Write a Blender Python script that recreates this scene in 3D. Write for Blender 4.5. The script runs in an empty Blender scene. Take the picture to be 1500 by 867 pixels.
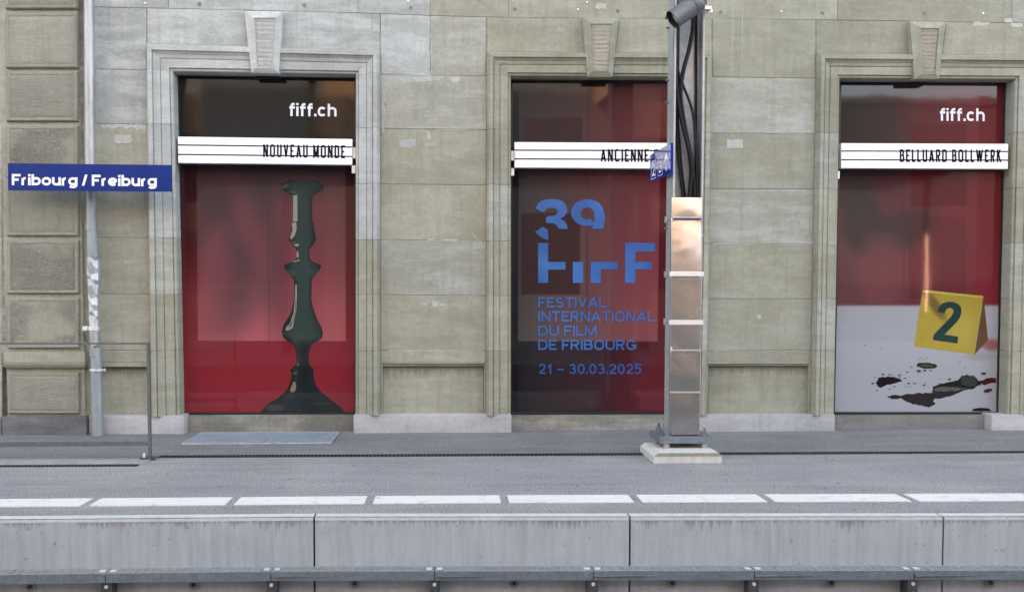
import bpy, bmesh, math, random
import numpy as np
from mathutils import Matrix, Vector
random.seed(7); rng = np.random.default_rng(7)
SC = bpy.context.scene
COL = SC.collection
R = math.radians

# ------------------------------------------------------------------ camera
F, PSI, TH, RO = 1600.0, .052, .054, .00226
CX, CY = 655 + F*math.tan(PSI), 430 + F*math.tan(TH)
CAM = Vector((0, -11.2, 1.43))
MR = Matrix.Rotation(-PSI, 3, 'Z') @ Matrix.Rotation(math.pi/2 - TH, 3, 'X') @ Matrix.Rotation(RO, 3, 'Z')
cam = bpy.data.cameras.new('camera'); co = bpy.data.objects.new('camera', cam); COL.objects.link(co)
co.matrix_world = Matrix.Translation(CAM) @ MR.to_4x4()
cam.sensor_width = 36; cam.lens = F/1500*36
cam.shift_x = (750 - CX)/1500; cam.shift_y = (CY - 433.5)/1500
cam.clip_start = .05; cam.clip_end = 2000
SC.camera = co

# ------------------------------------------------------------------ light
w = bpy.data.worlds.new('World'); SC.world = w; w.use_nodes = True
nt = w.node_tree; bg = nt.nodes['Background']
sky = nt.nodes.new('ShaderNodeTexSky'); sky.sky_type = 'NISHITA'; sky.sun_disc = False
SUN_EL, SUN_AZ = R(17), R(-14)          # low sun behind the station building
sky.sun_elevation = SUN_EL; sky.sun_rotation = SUN_AZ
sky.air_density = 1.0; sky.dust_density = 6.0; sky.ozone_density = 1.0; sky.altitude = 600
hs = nt.nodes.new('ShaderNodeHueSaturation'); hs.inputs['Saturation'].default_value = .40   # thin high cloud
nt.links.new(sky.outputs[0], hs.inputs['Color']); nt.links.new(hs.outputs[0], bg.inputs[0]); bg.inputs[1].default_value = .15
sl = bpy.data.lights.new('sun', 'SUN'); sl.energy = 3.2; sl.angle = R(.5); sl.color = (1, .80, .58)
so = bpy.data.objects.new('sun', sl); COL.objects.link(so)
sd = Vector((math.sin(SUN_AZ)*math.cos(SUN_EL), math.cos(SUN_AZ)*math.cos(SUN_EL), math.sin(SUN_EL)))
so.rotation_euler = sd.to_track_quat('Z', 'Y').to_euler(); so.location = sd*60
SC.view_settings.view_transform = 'Standard'; SC.view_settings.look = 'None'
SC.view_settings.gamma = 1; SC.view_settings.exposure = 3.1
SC.cycles.max_bounces = 6; SC.cycles.diffuse_bounces = 3; SC.cycles.glossy_bounces = 3
SC.cycles.use_denoising = True

# ------------------------------------------------------------------ helpers
def ray(px, py): return MR @ Vector(((px-CX)/F, -(py-CY)/F, -1))
def P(px, py, Y=0.0):
    d = ray(px, py); t = (Y-CAM.y)/d.y; return CAM + d*t
def G(px, py, Z=0.0):
    d = ray(px, py); t = (Z-CAM.z)/d.z; return CAM + d*t
def lin(c):
    c = np.asarray(c, float)/255.
    return np.where(c <= .04045, c/12.92, ((c+.055)/1.055)**2.4)

def thing(name, label, cat, loc=(0, 0, 0), group=None):
    o = bpy.data.objects.new(name, None); COL.objects.link(o); o.location = loc
    o.empty_display_size = .1; o['label'] = label; o['category'] = cat
    if group: o['group'] = group
    return o
def tag(o, label, cat, group=None):
    o['label'] = label; o['category'] = cat
    if group: o['group'] = group
    return o
def attach(o, parent):
    if parent is not None:
        base = parent; off = Vector((0, 0, 0))
        while base is not None:
            off += base.location; base = base.parent
        o.parent = parent; o.location = o.location - off
    return o
class MB:
    def __init__(s): s.v = []; s.f = []; s.m = []
    def add(s, v, f, m=0):
        n = len(s.v); s.v += [tuple(p) for p in v]; s.f += [tuple(i+n for i in q) for q in f]; s.m += [m]*len(f); return s
    def box(s, a, b, m=0):
        x0, y0, z0 = a; x1, y1, z1 = b
        return s.add([(x0,y0,z0),(x1,y0,z0),(x1,y1,z0),(x0,y1,z0),(x0,y0,z1),(x1,y0,z1),(x1,y1,z1),(x0,y1,z1)],
              [(0,3,2,1),(4,5,6,7),(0,1,5,4),(1,2,6,5),(2,3,7,6),(3,0,4,7)], m)
    def bbox(s, a, b, c, m=0):
        """box with chamfered edges of size c"""
        bm = bmesh.new(); x0,y0,z0 = a; x1,y1,z1 = b
        vs = [bm.verts.new(p) for p in [(x0,y0,z0),(x1,y0,z0),(x1,y1,z0),(x0,y1,z0),(x0,y0,z1),(x1,y0,z1),(x1,y1,z1),(x0,y1,z1)]]
        for q in [(0,3,2,1),(4,5,6,7),(0,1,5,4),(1,2,6,5),(2,3,7,6),(3,0,4,7)]: bm.faces.new([vs[i] for i in q])
        bmesh.ops.bevel(bm, geom=list(bm.edges), offset=c, segments=2, affect='EDGES', profile=.5)
        bm.verts.index_update()
        s.add([v.co[:] for v in bm.verts], [[v.index for v in f.verts] for f in bm.faces], m); bm.free(); return s
    def prism(s, front, back, m=0):
        """front/back: lists of matching points"""
        n = len(front); v = list(front)+list(back)
        f = [tuple(range(n)), tuple(reversed(range(n, 2*n)))] + [(i, i+n, (i+1) % n+n, (i+1) % n) for i in range(n)]
        return s.add(v, f, m)
    def tube(s, pts, r, n=10, m=0, cap=True):
        pts = [Vector(p) for p in pts]; rr = r if hasattr(r, '__len__') else [r]*len(pts)
        rings = []; ref = None
        for i, p in enumerate(pts):
            t = (pts[min(i+1, len(pts)-1)]-pts[max(i-1, 0)]).normalized()
            if ref is None: ref = t.orthogonal().normalized()
            ref = (ref - t*ref.dot(t)).normalized(); bi = t.cross(ref)
            rings.append([p+ref*math.cos(2*math.pi*k/n)*rr[i]+bi*math.sin(2*math.pi*k/n)*rr[i] for k in range(n)])
        v = [q for g in rings for q in g]; f = []
        for i in range(len(rings)-1):
            for k in range(n):
                a = i*n+k; b = i*n+(k+1) % n; f.append((a, b, b+n, a+n))
        if cap: f += [tuple(reversed(range(n))), tuple(range((len(rings)-1)*n, len(rings)*n))]
        return s.add(v, f, m)
    def build(s, name, mats, parent=None, smooth=False, fix=True):
        me = bpy.data.meshes.new(name); me.from_pydata(s.v, [], s.f)
        if not isinstance(mats, (list, tuple)): mats = [mats]
        for mm in mats: me.materials.append(mm)
        if len(mats) > 1: me.polygons.foreach_set('material_index', s.m)
        if fix:
            bm = bmesh.new(); bm.from_mesh(me); bmesh.ops.recalc_face_normals(bm, faces=bm.faces); bm.to_mesh(me); bm.free()
        if smooth:
            me.polygons.foreach_set('use_smooth', [True]*len(me.polygons))
            try: me.set_sharp_from_angle(angle=R(40))
            except Exception: pass
        o = bpy.data.objects.new(name, me); COL.objects.link(o); attach(o, parent); return o
def copyobj(o, parent, loc=None):
    c = o.copy(); COL.objects.link(c); c.parent = None
    if loc is not None: c.location = loc
    attach(c, parent); return c

# ------------------------------------------------------------------ materials
def mat(name, color=(.5, .5, .5), rough=.7, metal=0, spec=.5, nodes=None):
    m = bpy.data.materials.new(name); m.use_nodes = True
    b = m.node_tree.nodes['Principled BSDF']
    b.inputs['Base Color'].default_value = (*color, 1); b.inputs['Roughness'].default_value = rough
    b.inputs['Metallic'].default_value = metal; b.inputs['Specular IOR Level'].default_value = spec
    if nodes: nodes(m.node_tree, b)
    return m
class N:
    """small node-writing helper"""
    def __init__(s, t): s.t = t
    def n(s, kind, **kw):
        x = s.t.nodes.new(kind)
        for k, v in kw.items():
            if k.startswith('i_'):
                key = k[2:].replace('_', ' '); x.inputs[key].default_value = v
            else: setattr(x, k, v)
        return x
    def link(s, a, b): s.t.links.new(a, b)
    def coord(s, scale=(1, 1, 1), loc=(0, 0, 0), rand=True):
        g = s.n('ShaderNodeNewGeometry'); mp = s.n('ShaderNodeMapping')
        mp.inputs['Scale'].default_value = scale; mp.inputs['Location'].default_value = loc
        s.link(g.outputs['Position'], mp.inputs[0]); return mp.outputs[0]
    def noise(s, vec, scale=5, detail=4, rough=.55, dist=0):
        x = s.n('ShaderNodeTexNoise'); x.inputs['Scale'].default_value = scale; x.inputs['Detail'].default_value = detail
        x.inputs['Roughness'].default_value = rough; x.inputs['Distortion'].default_value = dist
        s.link(vec, x.inputs['Vector']); return x.outputs['Fac']
    def ramp(s, fac, a, b, ca=(0, 0, 0, 1), cb=(1, 1, 1, 1)):
        x = s.n('ShaderNodeValToRGB'); x.color_ramp.elements[0].position = a; x.color_ramp.elements[1].position = b
        x.color_ramp.elements[0].color = ca; x.color_ramp.elements[1].color = cb
        s.link(fac, x.inputs[0]); return x.outputs[0]
    def mix(s, fac, a, b, mode='MIX'):
        x = s.n('ShaderNodeMix', data_type='RGBA', blend_type=mode)
        if isinstance(fac, (int, float)): x.inputs[0].default_value = fac
        else: s.link(fac, x.inputs[0])
        for i, c in ((6, a), (7, b)):
            if isinstance(c, tuple): x.inputs[i].default_value = (*c[:3], 1)
            else: s.link(c, x.inputs[i])
        return x.outputs[2]
    def math(s, op, a, b=None):
        x = s.n('ShaderNodeMath', operation=op)
        for i, c in ((0, a), (1, b)):
            if c is None: continue
            if isinstance(c, (int, float)): x.inputs[i].default_value = c
            else: s.link(c, x.inputs[i])
        return x.outputs[0]
    def bump(s, h, b, strength=.3, dist=.01):
        x = s.n('ShaderNodeBump'); x.inputs['Strength'].default_value = strength; x.inputs['Distance'].default_value = dist
        s.link(h, x.inputs['Height']); s.link(x.outputs[0], b.inputs['Normal'])

def stone_mat(name, c1, c2, wash, washamt=.5, bump=.25, bscale=60, striate=False, pitted=0, drip=None):
    def nd(t, b):
        q = N(t); v = q.coord()
        oi = q.n('ShaderNodeObjectInfo')
        off = q.n('ShaderNodeVectorMath', operation='ADD')
        sc = q.n('ShaderNodeVectorMath', operation='SCALE'); q.link(oi.outputs['Random'], sc.inputs['Scale'])
        sc.inputs[0].default_value = (37, 11, 23); q.link(v, off.inputs[0]); q.link(sc.outputs[0], off.inputs[1]); vo = off.outputs[0]
        big = q.noise(vo, 1.6, 5, .6, .4)
        base = q.mix(q.ramp(big, .35, .68), c1, c2)
        # horizontal brushy wash
        st = q.n('ShaderNodeMapping'); st.inputs['Scale'].default_value = (1.2, 1, 5); q.link(vo, st.inputs[0])
        wn = q.noise(st.outputs[0], 1.5, 8, .72, .3)
        base = q.mix(q.math('MULTIPLY', q.ramp(wn, .44, .66), washamt), base, wash)
        # vertical runs
        vt = q.n('ShaderNodeMapping'); vt.inputs['Scale'].default_value = (9, 1, .6); q.link(vo, vt.inputs[0])
        vn = q.noise(vt.outputs[0], 2, 5, .6)
        base = q.mix(q.math('MULTIPLY', q.ramp(vn, .5, .72), .32), base, tuple(x*.70 for x in c1))
        mt_ = q.noise(vo, 26, 6, .75)
        base = q.mix(.42, base, q.ramp(mt_, .3, .7, (.38, .38, .38, 1), (.62, .62, .62, 1)), 'OVERLAY')
        vl = q.noise(vt.outputs[0], 5, 6, .75)
        base = q.mix(q.math('MULTIPLY', q.ramp(vl, .56, .72), .35*washamt+.08), base, wash)
        # light scuffs and fine grain
        sf = q.noise(vo, 9, 9, .78)
        base = q.mix(q.math('MULTIPLY', q.ramp(sf, .56, .70), .42), base, wash)
        gr = q.noise(v, 130, 3, .7)
        base = q.mix(.5, base, q.ramp(gr, .3, .7, (.36, .36, .36, 1), (.64, .64, .64, 1)), 'OVERLAY')
        if drip is not None:          # grime running down from the ledge above
            g_ = q.n('ShaderNodeNewGeometry'); sp = q.n('ShaderNodeSeparateXYZ'); q.link(g_.outputs['Position'], sp.inputs[0])
            d = q.math('SUBTRACT', drip, sp.outputs['Z']); ln = q.noise(q.coord((1, 0, .1)), 26, 4, .75)
            reach = q.math('ADD', q.math('MULTIPLY', q.ramp(ln, .3, .8), .22), .03)
            k = q.math('MINIMUM', q.math('MAXIMUM', q.math('SUBTRACT', 1.0, q.math('DIVIDE', d, reach)), 0.0), 1.0)
            base = q.mix(q.math('MULTIPLY', k, .75), base, (.11, .11, .09))
        # slight difference from stone to stone
        hv = q.n('ShaderNodeHueSaturation'); q.link(base, hv.inputs['Color'])
        q.link(q.math('ADD', q.math('MULTIPLY', oi.outputs['Random'], .20), .90), hv.inputs['Value'])
        q.link(hv.outputs[0], b.inputs['Base Color'])
        h = q.math('ADD', q.noise(v, bscale, 5, .65), q.math('MULTIPLY', sf, .8))
        if striate:
            sm = q.n('ShaderNodeMapping'); sm.inputs['Scale'].default_value = (9, 9, 75); q.link(v, sm.inputs[0])
            h = q.math('ADD', h, q.math('MULTIPLY', q.noise(sm.outputs[0], 1.0, 3, .6, .8), 2.2))
        if pitted:
            pn = q.noise(v, 85, 4, .65)
            pm = q.ramp(q.noise(vo, 2.2, 2, .5), .42, .58)
            h = q.math('ADD', h, q.math('MULTIPLY', q.math('MULTIPLY', q.ramp(pn, .46, .6), pm), pitted))
        q.bump(h, b, bump, .008)
    return mat(name, c1, .9, 0, .2, nd)

OL1, OL2, OLW = (.262, .264, .200), (.328, .330, .262), (.43, .44, .39)
CL1, CL2, CLW = (.29, .312, .298), (.36, .382, .37), (.52, .55, .54)
M = {}
M['olive'] = stone_mat('stone_olive', OL1, OL2, OLW, .4)
M['panel'] = stone_mat('stone_panel', OL1, OL2, OLW, .4, drip=.69)
M['washed'] = stone_mat('stone_washed', (.285, .292, .240), (.335, .345, .298), (.44, .455, .425), .75)
M['clean'] = stone_mat('stone_clean', CL1, CL2, CLW, .7)
M['cleanj'] = stone_mat('stone_clean_jamb', (.35, .375, .36), (.43, .452, .44), (.57, .60, .59), .6)
M['rustic'] = stone_mat('stone_rustic', (.245, .248, .200), (.28, .283, .232), (.35, .355, .31), .35, .55, 45, True)
M['pitted'] = stone_mat('stone_pitted', (.245, .245, .195), (.30, .30, .245), (.37, .37, .315), .4, .75, 45, False, 2.4)
M['core'] = stone_mat('mortar', (.17, .17, .14), (.26, .26, .22), (.45, .45, .42), .8)
M['stri'] = stone_mat('stone_striated', (.34, .33, .27), (.37, .34, .28), (.40, .36, .30), .4, .8, 45, True)
M['stri_c'] = stone_mat('stone_striated_clean', (.40, .415, .40), (.44, .46, .44), (.52, .54, .52), .4, .8, 45, True)
M['plaster'] = stone_mat('stain_patch', (.38, .385, .35), (.44, .45, .42), (.52, .53, .50), .6)
M['plaster_b'] = stone_mat('wash_patch', (.36, .38, .37), (.41, .43, .42), (.50, .53, .52), .6)
M['granite'] = stone_mat('granite', (.34, .345, .35), (.41, .415, .425), (.50, .505, .52), .5, .4, 90)
M['granite_d'] = stone_mat('granite_dark', (.105, .11, .118), (.165, .17, .178), (.26, .265, .27), .4, .4, 90)
M['sillc'] = stone_mat('sill_concrete', (.16, .16, .14), (.235, .232, .205), (.38, .37, .33), .7, .7, 40)
M['sill_d'] = stone_mat('sill_concrete_dark', (.17, .175, .17), (.22, .225, .22), (.30, .30, .29), .4, .5, 50)

def asphalt(name, lo, hi, gs=70):
    def nd(t, b):
        q = N(t); v = q.coord()
        g1 = q.noise(v, gs, 3, .85); g2 = q.noise(v, 1.1, 5, .6, .5); g3 = q.noise(v, 18, 5, .7)
        c = q.mix(q.ramp(g1, .36, .64), lo, hi)
        c = q.mix(.55, c, q.ramp(g2, .32, .68, (.40, .40, .41, 1), (.60, .60, .59, 1)), 'OVERLAY')
        ln = q.noise(q.coord((.35, 2.6, 1)), 1.5, 5, .65, .6); c = q.mix(.5, c, q.ramp(ln, .32, .66, (.36, .36, .365, 1), (.60, .60, .595, 1)), 'OVERLAY')
        sp_ = q.ramp(q.noise(v, 3.2, 5, .6, .8), .64, .72); c = q.mix(q.math('MULTIPLY', sp_, .30), c, lo)
        gm = q.ramp(q.noise(v, 11, 1, .3), .735, .75); c = q.mix(q.math('MULTIPLY', gm, .6), c, tuple(x*.8 for x in lo))
        c = q.mix(.35, c, q.ramp(g3, .3, .7, (.38, .38, .38, 1), (.62, .62, .62, 1)), 'OVERLAY')
        q.link(c, b.inputs['Base Color']); q.bump(q.math('ADD', g1, q.math('MULTIPLY', g3, .5)), b, .5, .006)
    return mat(name, lo, .92, 0, .3, nd)
M['asphalt'] = asphalt('asphalt', (.105, .108, .114), (.41, .415, .425))
M['asphalt_back'] = asphalt('asphalt_back', (.115, .118, .125), (.26, .265, .275), 85)
M['ballast'] = asphalt('ballast', (.06, .058, .055), (.25, .245, .235), 22)
M['earth'] = asphalt('earth', (.12, .12, .12), (.2, .2, .19), 3)

def concrete(name, c1, c2, stain=(.2, .2, .18), ztop=None, drip=.8):
    def nd(t, b):
        q = N(t); v = q.coord(); oi = q.n('ShaderNodeObjectInfo')
        n1 = q.noise(v, 3, 6, .65, .3); n2 = q.noise(q.coord((14, 14, .8)), 1.5, 5, .6); n3 = q.noise(v, 150, 2, .6)
        c = q.mix(q.ramp(n1, .3, .7), c1, c2)
        c = q.mix(q.math('MULTIPLY', q.ramp(n2, .42, .7), .6), c, tuple(x*.78 for x in c1))
        c = q.mix(q.math('MULTIPLY', q.ramp(q.noise(q.coord((9, 9, 1.1), (3, 0, 5)), 2.1, 4, .6), .55, .75), .35), c, tuple(min(.8, x*1.25) for x in c2))
        pit = q.ramp(q.noise(v, 26, 2, .5), .70, .735)
        c = q.mix(q.math('MULTIPLY', pit, .5), c, stain)
        if ztop is not None:
            sp = q.n('ShaderNodeSeparateXYZ'); g = q.n('ShaderNodeNewGeometry'); q.link(g.outputs['Position'], sp.inputs[0])
            d = q.math('SUBTRACT', ztop, sp.outputs['Z'])          # distance below the arris
            ln = q.noise(q.coord((1, 0, .12)), 34, 4, .75)
            lng = q.noise(q.coord((1, 0, 0)), 2.2, 3, .6)
            reach = q.math('MULTIPLY', q.math('MULTIPLY', q.ramp(ln, .36, .78), q.ramp(lng, .3, .72)), .24)
            k = q.math('SUBTRACT', 1.0, q.math('DIVIDE', d, q.math('ADD', reach, .006)))
            k = q.math('MULTIPLY', q.math('MINIMUM', q.math('MAXIMUM', k, 0.0), 1.0), q.math('GREATER_THAN', d, .018))
            c = q.mix(q.math('MULTIPLY', k, drip), c, stain)
        q.link(c, b.inputs['Base Color']); q.bump(q.math('ADD', n3, n1), b, .25, .004)
    return mat(name, c1, .85, 0, .3, nd)
M['kerb'] = concrete('kerb_concrete', (.345, .36, .375), (.42, .435, .45), (.14, .135, .115), 0.0, .95)
M['kerb_low'] = concrete('kerb_lower', (.27, .285, .295), (.33, .345, .355), (.18, .17, .16))
M['footing'] = concrete('footing_concrete', (.50, .50, .47), (.60, .60, .57), (.22, .21, .17))
M['kerbtop'] = concrete('kerb_top', (.50, .50, .48), (.62, .62, .60), (.35, .34, .3))

def paint_white(t, b):
    q = N(t); v = q.coord(); n1 = q.noise(v, 7, 7, .75); rb = q.noise(q.coord((1.5, 60, 1)), 2, 4, .6)
    c = q.mix(q.ramp(n1, .54, .70), (.60, .60, .59), (.38, .38, .37)); c = q.mix(q.math('MULTIPLY', q.ramp(rb, .46, .64), .45), c, (.50, .50, .50))
    q.link(c, b.inputs['Base Color']); q.bump(n1, b, .2, .004)
M['white_line'] = mat('white_marking', (.8, .8, .8), .7, 0, .4, paint_white)

def metal(name, c1, c2, rough=.45, metalic=.8, sc=(1, 1, 1), s=30, bump=.1):
    def nd(t, b):
        q = N(t); n1 = q.noise(q.coord(sc), s, 5, .7, .4); n2 = q.noise(q.coord(sc), s*.12, 4, .6)
        c = q.mix(q.ramp(n1, .35, .65), c1, c2); c = q.mix(q.math('MULTIPLY', q.ramp(n2, .45, .7), .4), c, tuple(x*.7 for x in c1))
        q.link(c, b.inputs['Base Color']); q.link(q.math('ADD', q.math('MULTIPLY', n2, .3), rough-.15), b.inputs['Roughness'])
        if bump: q.bump(n1, b, bump, .003)
    return mat(name, c1, rough, metalic, .5, nd)
M['galv'] = metal('galvanised_steel', (.36, .39, .41), (.50, .53, .55), .55, .45, (1, 1, .6), 28)
M['galv_d'] = metal('galvanised_weathered', (.13, .155, .175), (.21, .24, .265), .6, .4, (1, 1, 1), 35)
M['zinc'] = metal('zinc_pipe', (.24, .275, .30), (.35, .385, .41), .52, .45, (1, 1, .2), 14)
M['silver'] = metal('bright_zinc', (.30, .30, .315), (.50, .50, .52), .45, .5, (1, 1, .12), 16)
M['crush'] = metal('dented_zinc', (.40, .43, .46), (.56, .59, .62), .48, .6, (1, 1, .3), 12, 0)
M['dark_metal'] = metal('dark_metal', (.055, .058, .062), (.09, .092, .096), .5, .3)
M['rail'] = metal('rail_paint', (.10, .105, .11), (.14, .145, .15), .5, .2)
M['clip'] = metal('bright_clip', (.72, .72, .72), (.82, .82, .82), .35, .4)
M['black'] = mat('black_frame', (.012, .012, .014), .45)
M['cable'] = mat('cable_sheath', (.008, .008, .009), .6, 0, .3)
M['void'] = mat('slot_dark', (.01, .01, .01), .95)
M['lampgrey'] = metal('lamp_paint', (.13, .135, .15), (.16, .165, .18), .42, .3, (1, 1, 1), 60, 0)
M['glasslamp'] = mat('lamp_glass', (.55, .55, .52), .15)
M['blue'] = mat('sign_blue', (.005, .026, .18), .35, 0, .2)
M['blue_side'] = mat('sign_blue_edge', (.006, .015, .12), .4)
M['white'] = mat('sign_white', (.86, .86, .86), .45)
M['whitebox'] = mat('light_box_white', (.90, .90, .90), .35)
M['navy'] = mat('navy_ink', (.003, .003, .013), .7, 0, .1)
M['fiffwhite'] = mat('white_vinyl', (.74, .76, .84), .35)
M['grateblue'] = metal('grate_steel', (.34, .42, .52), (.44, .53, .63), .45, .3)
def steel_nodes(t, b):
    q = N(t); v = q.coord()
    br = q.noise(q.coord((60, 1, 1.5)), 3, 4, .6); sm = q.noise(v, 5, 6, .7, .8); wv = q.noise(v, 2.4, 2, .5)
    c = q.mix(q.ramp(sm, .4, .65), (.53, .525, .52), (.46, .455, .45)); q.link(c, b.inputs['Base Color'])
    q.link(q.math('ADD', q.math('MULTIPLY', sm, .28), .10), b.inputs['Roughness'])
    q.bump(q.math('ADD', q.math('MULTIPLY', br, .08), q.math('MULTIPLY', wv, 2.0)), b, .28, .02)
M['inox'] = mat('stainless_panel', (.6, .6, .6), .25, 1.0, .5, steel_nodes)
M['inox_clamp'] = mat('stainless_clamp', (.85, .85, .85), .35, .5)

# ------------------------------------------------------------------ platform and ground
def struct(o): o['kind'] = 'structure'; return o
# edge line of the platform (kerb front arris), measured along x
def edgeY(x): return -4.235 - .038*(x+1.0) if x > -1 else -4.235 + .012*(-1-x)*-.3
XA, XB = -30.0, 30.0
def sheet(name, pts, mt, z, parent=None):
    return MB().add([(x, y, z) for x, y in pts], [tuple(range(len(pts)))]).build(name, mt, parent)
ter = MB().add([(-400,-400,-.85),(400,-400,-.85),(400,400,-.85),(-400,400,-.85)], [(0,1,2,3)]).build('ground', M['earth']); struct(ter)
bal = MB().add([(-60,-10.3,-.72),(60,-10.3,-.72),(60,-4.0,-.72),(-60,-4.0,-.72)], [(0,1,2,3)]).build('track_bed', M['ballast']); struct(bal)

# platform body with a thin asphalt sheet, the slot and the kerb elements as pieces
KD = .115      # depth of the kerb elements seen from above
plat = MB()
xs = [-30, -12, -6, -3, -1, 1, 3, 5, 8, 14, 30]
top = [(x, edgeY(x)+KD) for x in xs]
SLOTY = -1.60
# front asphalt field : kerb -> slot
v = [(x, y, 0) for x, y in top] + [(x, SLOTY-.03, 0) for x in xs]
n = len(xs); f = [(i, i+1, i+1+n, i+n) for i in range(n-1)]
pf = MB().add(v, f)
pf.add([(x, SLOTY-.03, 0) for x in xs]+[(x, SLOTY-.03, -.1) for x in xs], f)
platform = struct(pf.build('platform', M['asphalt']))
back = MB().add([(x, SLOTY+.03, -.1) for x in xs]+[(x, SLOTY+.03, .004) for x in xs]+[(x, .55, .008) for x in xs],
                f+[(i+n, i+1+n, i+1+2*n, i+2*n) for i in range(n-1)])
struct(back.build('pavement', M['asphalt_back']))
# left rising strip of asphalt in front of the plinth
# slot drain
KX = G(223, 672, 0).x
MB().box((XA, SLOTY-.0305, -.05), (KX+.02, SLOTY+.0305, .0015)).build('slot_filling', M['asphalt_back'], platform)
slot = thing('drainage_channel', 'black cast slot drain running along the platform in front of the facade', 'drain', (0, SLOTY, 0))
MB().box((KX+.03, SLOTY-.029, -.098), (XB, SLOTY+.029, -.05)).build('channel_bed', M['void'], slot)
tb = MB(); x = KX+.04
while x < 6.5:
    tb.box((x, SLOTY-.028, -.03), (x+.016, SLOTY+.028, .005)); x += .034
o = tb.build('slot_teeth', M['dark_metal'], slot); o['kind'] = 'stuff'
MB().box((KX+.03, SLOTY-.036, -.05), (XB, SLOTY-.028, .006)).box((KX+.03, SLOTY+.028, -.05), (XB, SLOTY+.036, .012)).build('channel_edge', M['black'], slot)

# kerb elements (2.02 m long concrete edge blocks)
joints = [-0.85+2.02*k for k in range(-14, 15)]
ktop = []
for i in range(len(joints)-1):
    a, b = joints[i]+.006, joints[i+1]-.006
    mb = MB()
    def prof(x):
        y = edgeY(x)
        return [Vector((x, y+KD-.001, .003)), Vector((x, y+.022, .004)), Vector((x, y+.006, -.004)), Vector((x, y, -.016)), Vector((x, y, -.60)), Vector((x, y+KD-.001, -.60))]
    pa, pb = prof(a), prof(b); mb.prism(pa, pb)
    o = mb.build('kerb_block', M['kerb'], platform)
    mb = MB(); y0, y1 = edgeY(a), edgeY(b)
    mb.add([(a, y0+.012, .0052), (b, y1+.012, .0052), (b, y1+KD*.97, .0052), (a, y0+KD*.97, .0052)], [(0,1,2,3)])
    mb.build('kerb_cap', M['kerbtop'], o)
MB().add([(x, edgeY(x)+.05, -.85) for x in xs]+[(x, edgeY(x)+.05, -.01) for x in xs], f).build('platform_backing', M['void'], platform)
# white tactile guide strips : segments between measured joints
gaps = [-4.12, -3.25, -2.43, -1.47, -.535, .395, 1.31, 2.23, 3.235, 4.16, 5.09]
segs = []
for i in range(len(gaps)-1):
    a, b = gaps[i]+.028, gaps[i+1]-.028
    if i == 0: a = gaps[0]+.028
    yf = lambda x: -3.80-.020*(x) if x > 0 else -3.80+.004*(-x)*-1
    yb = lambda x: yf(x)+.275
    mb = MB(); rows = 34; rib = 5
    mb.prism([Vector((a, yf(a), 0)), Vector((b, yf(b), 0)), Vector((b, yb(b), 0)), Vector((a, yb(a), 0))],
             [Vector((a, yf(a), .005)), Vector((b, yf(b), .005)), Vector((b, yb(b), .005)), Vector((a, yb(a), .005))])
    for r in range(7):
        t0 = .012+r*.0375; t1 = t0+.022
        mb.prism([Vector((x, yf(x)+t0, .0051)) for x in (a, b)]+[Vector((x, yf(x)+t1, .0051)) for x in (b, a)],
                 [Vector((x, yf(x)+t0+.004, .0095)) for x in (a+.01, b-.01)]+[Vector((x, yf(x)+t1-.004, .0095)) for x in (b-.01, a+.01)])
    mb.build('guide_strip', M['white_line'], platform)

# small anchors under the trough
def lift_anchor(x):
    y = edgeY(x); z = -.425
    mb = MB(); mb.tube([(x, y-.003, z), (x, y-.016, z)], .032, 20); r = mb.build('anchor_recess', M['kerb_low'], platform, True)
    mb = MB(); mb.tube([(x, y-.016, z), (x, y-.0175, z)], .026, 20); mb.build('anchor_disc', M['sill_d'], r, True)
    mb = MB(); mb.tube([(x, y-.017, z+.006), (x, y-.030, z+.006)], .012, 12); mb.build('anchor_bolt', M['black'], r, True)
for px in (40, 281, 519, 753, 982, 1211, 1437): lift_anchor(P(px, 850, -4.3).x)

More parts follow.
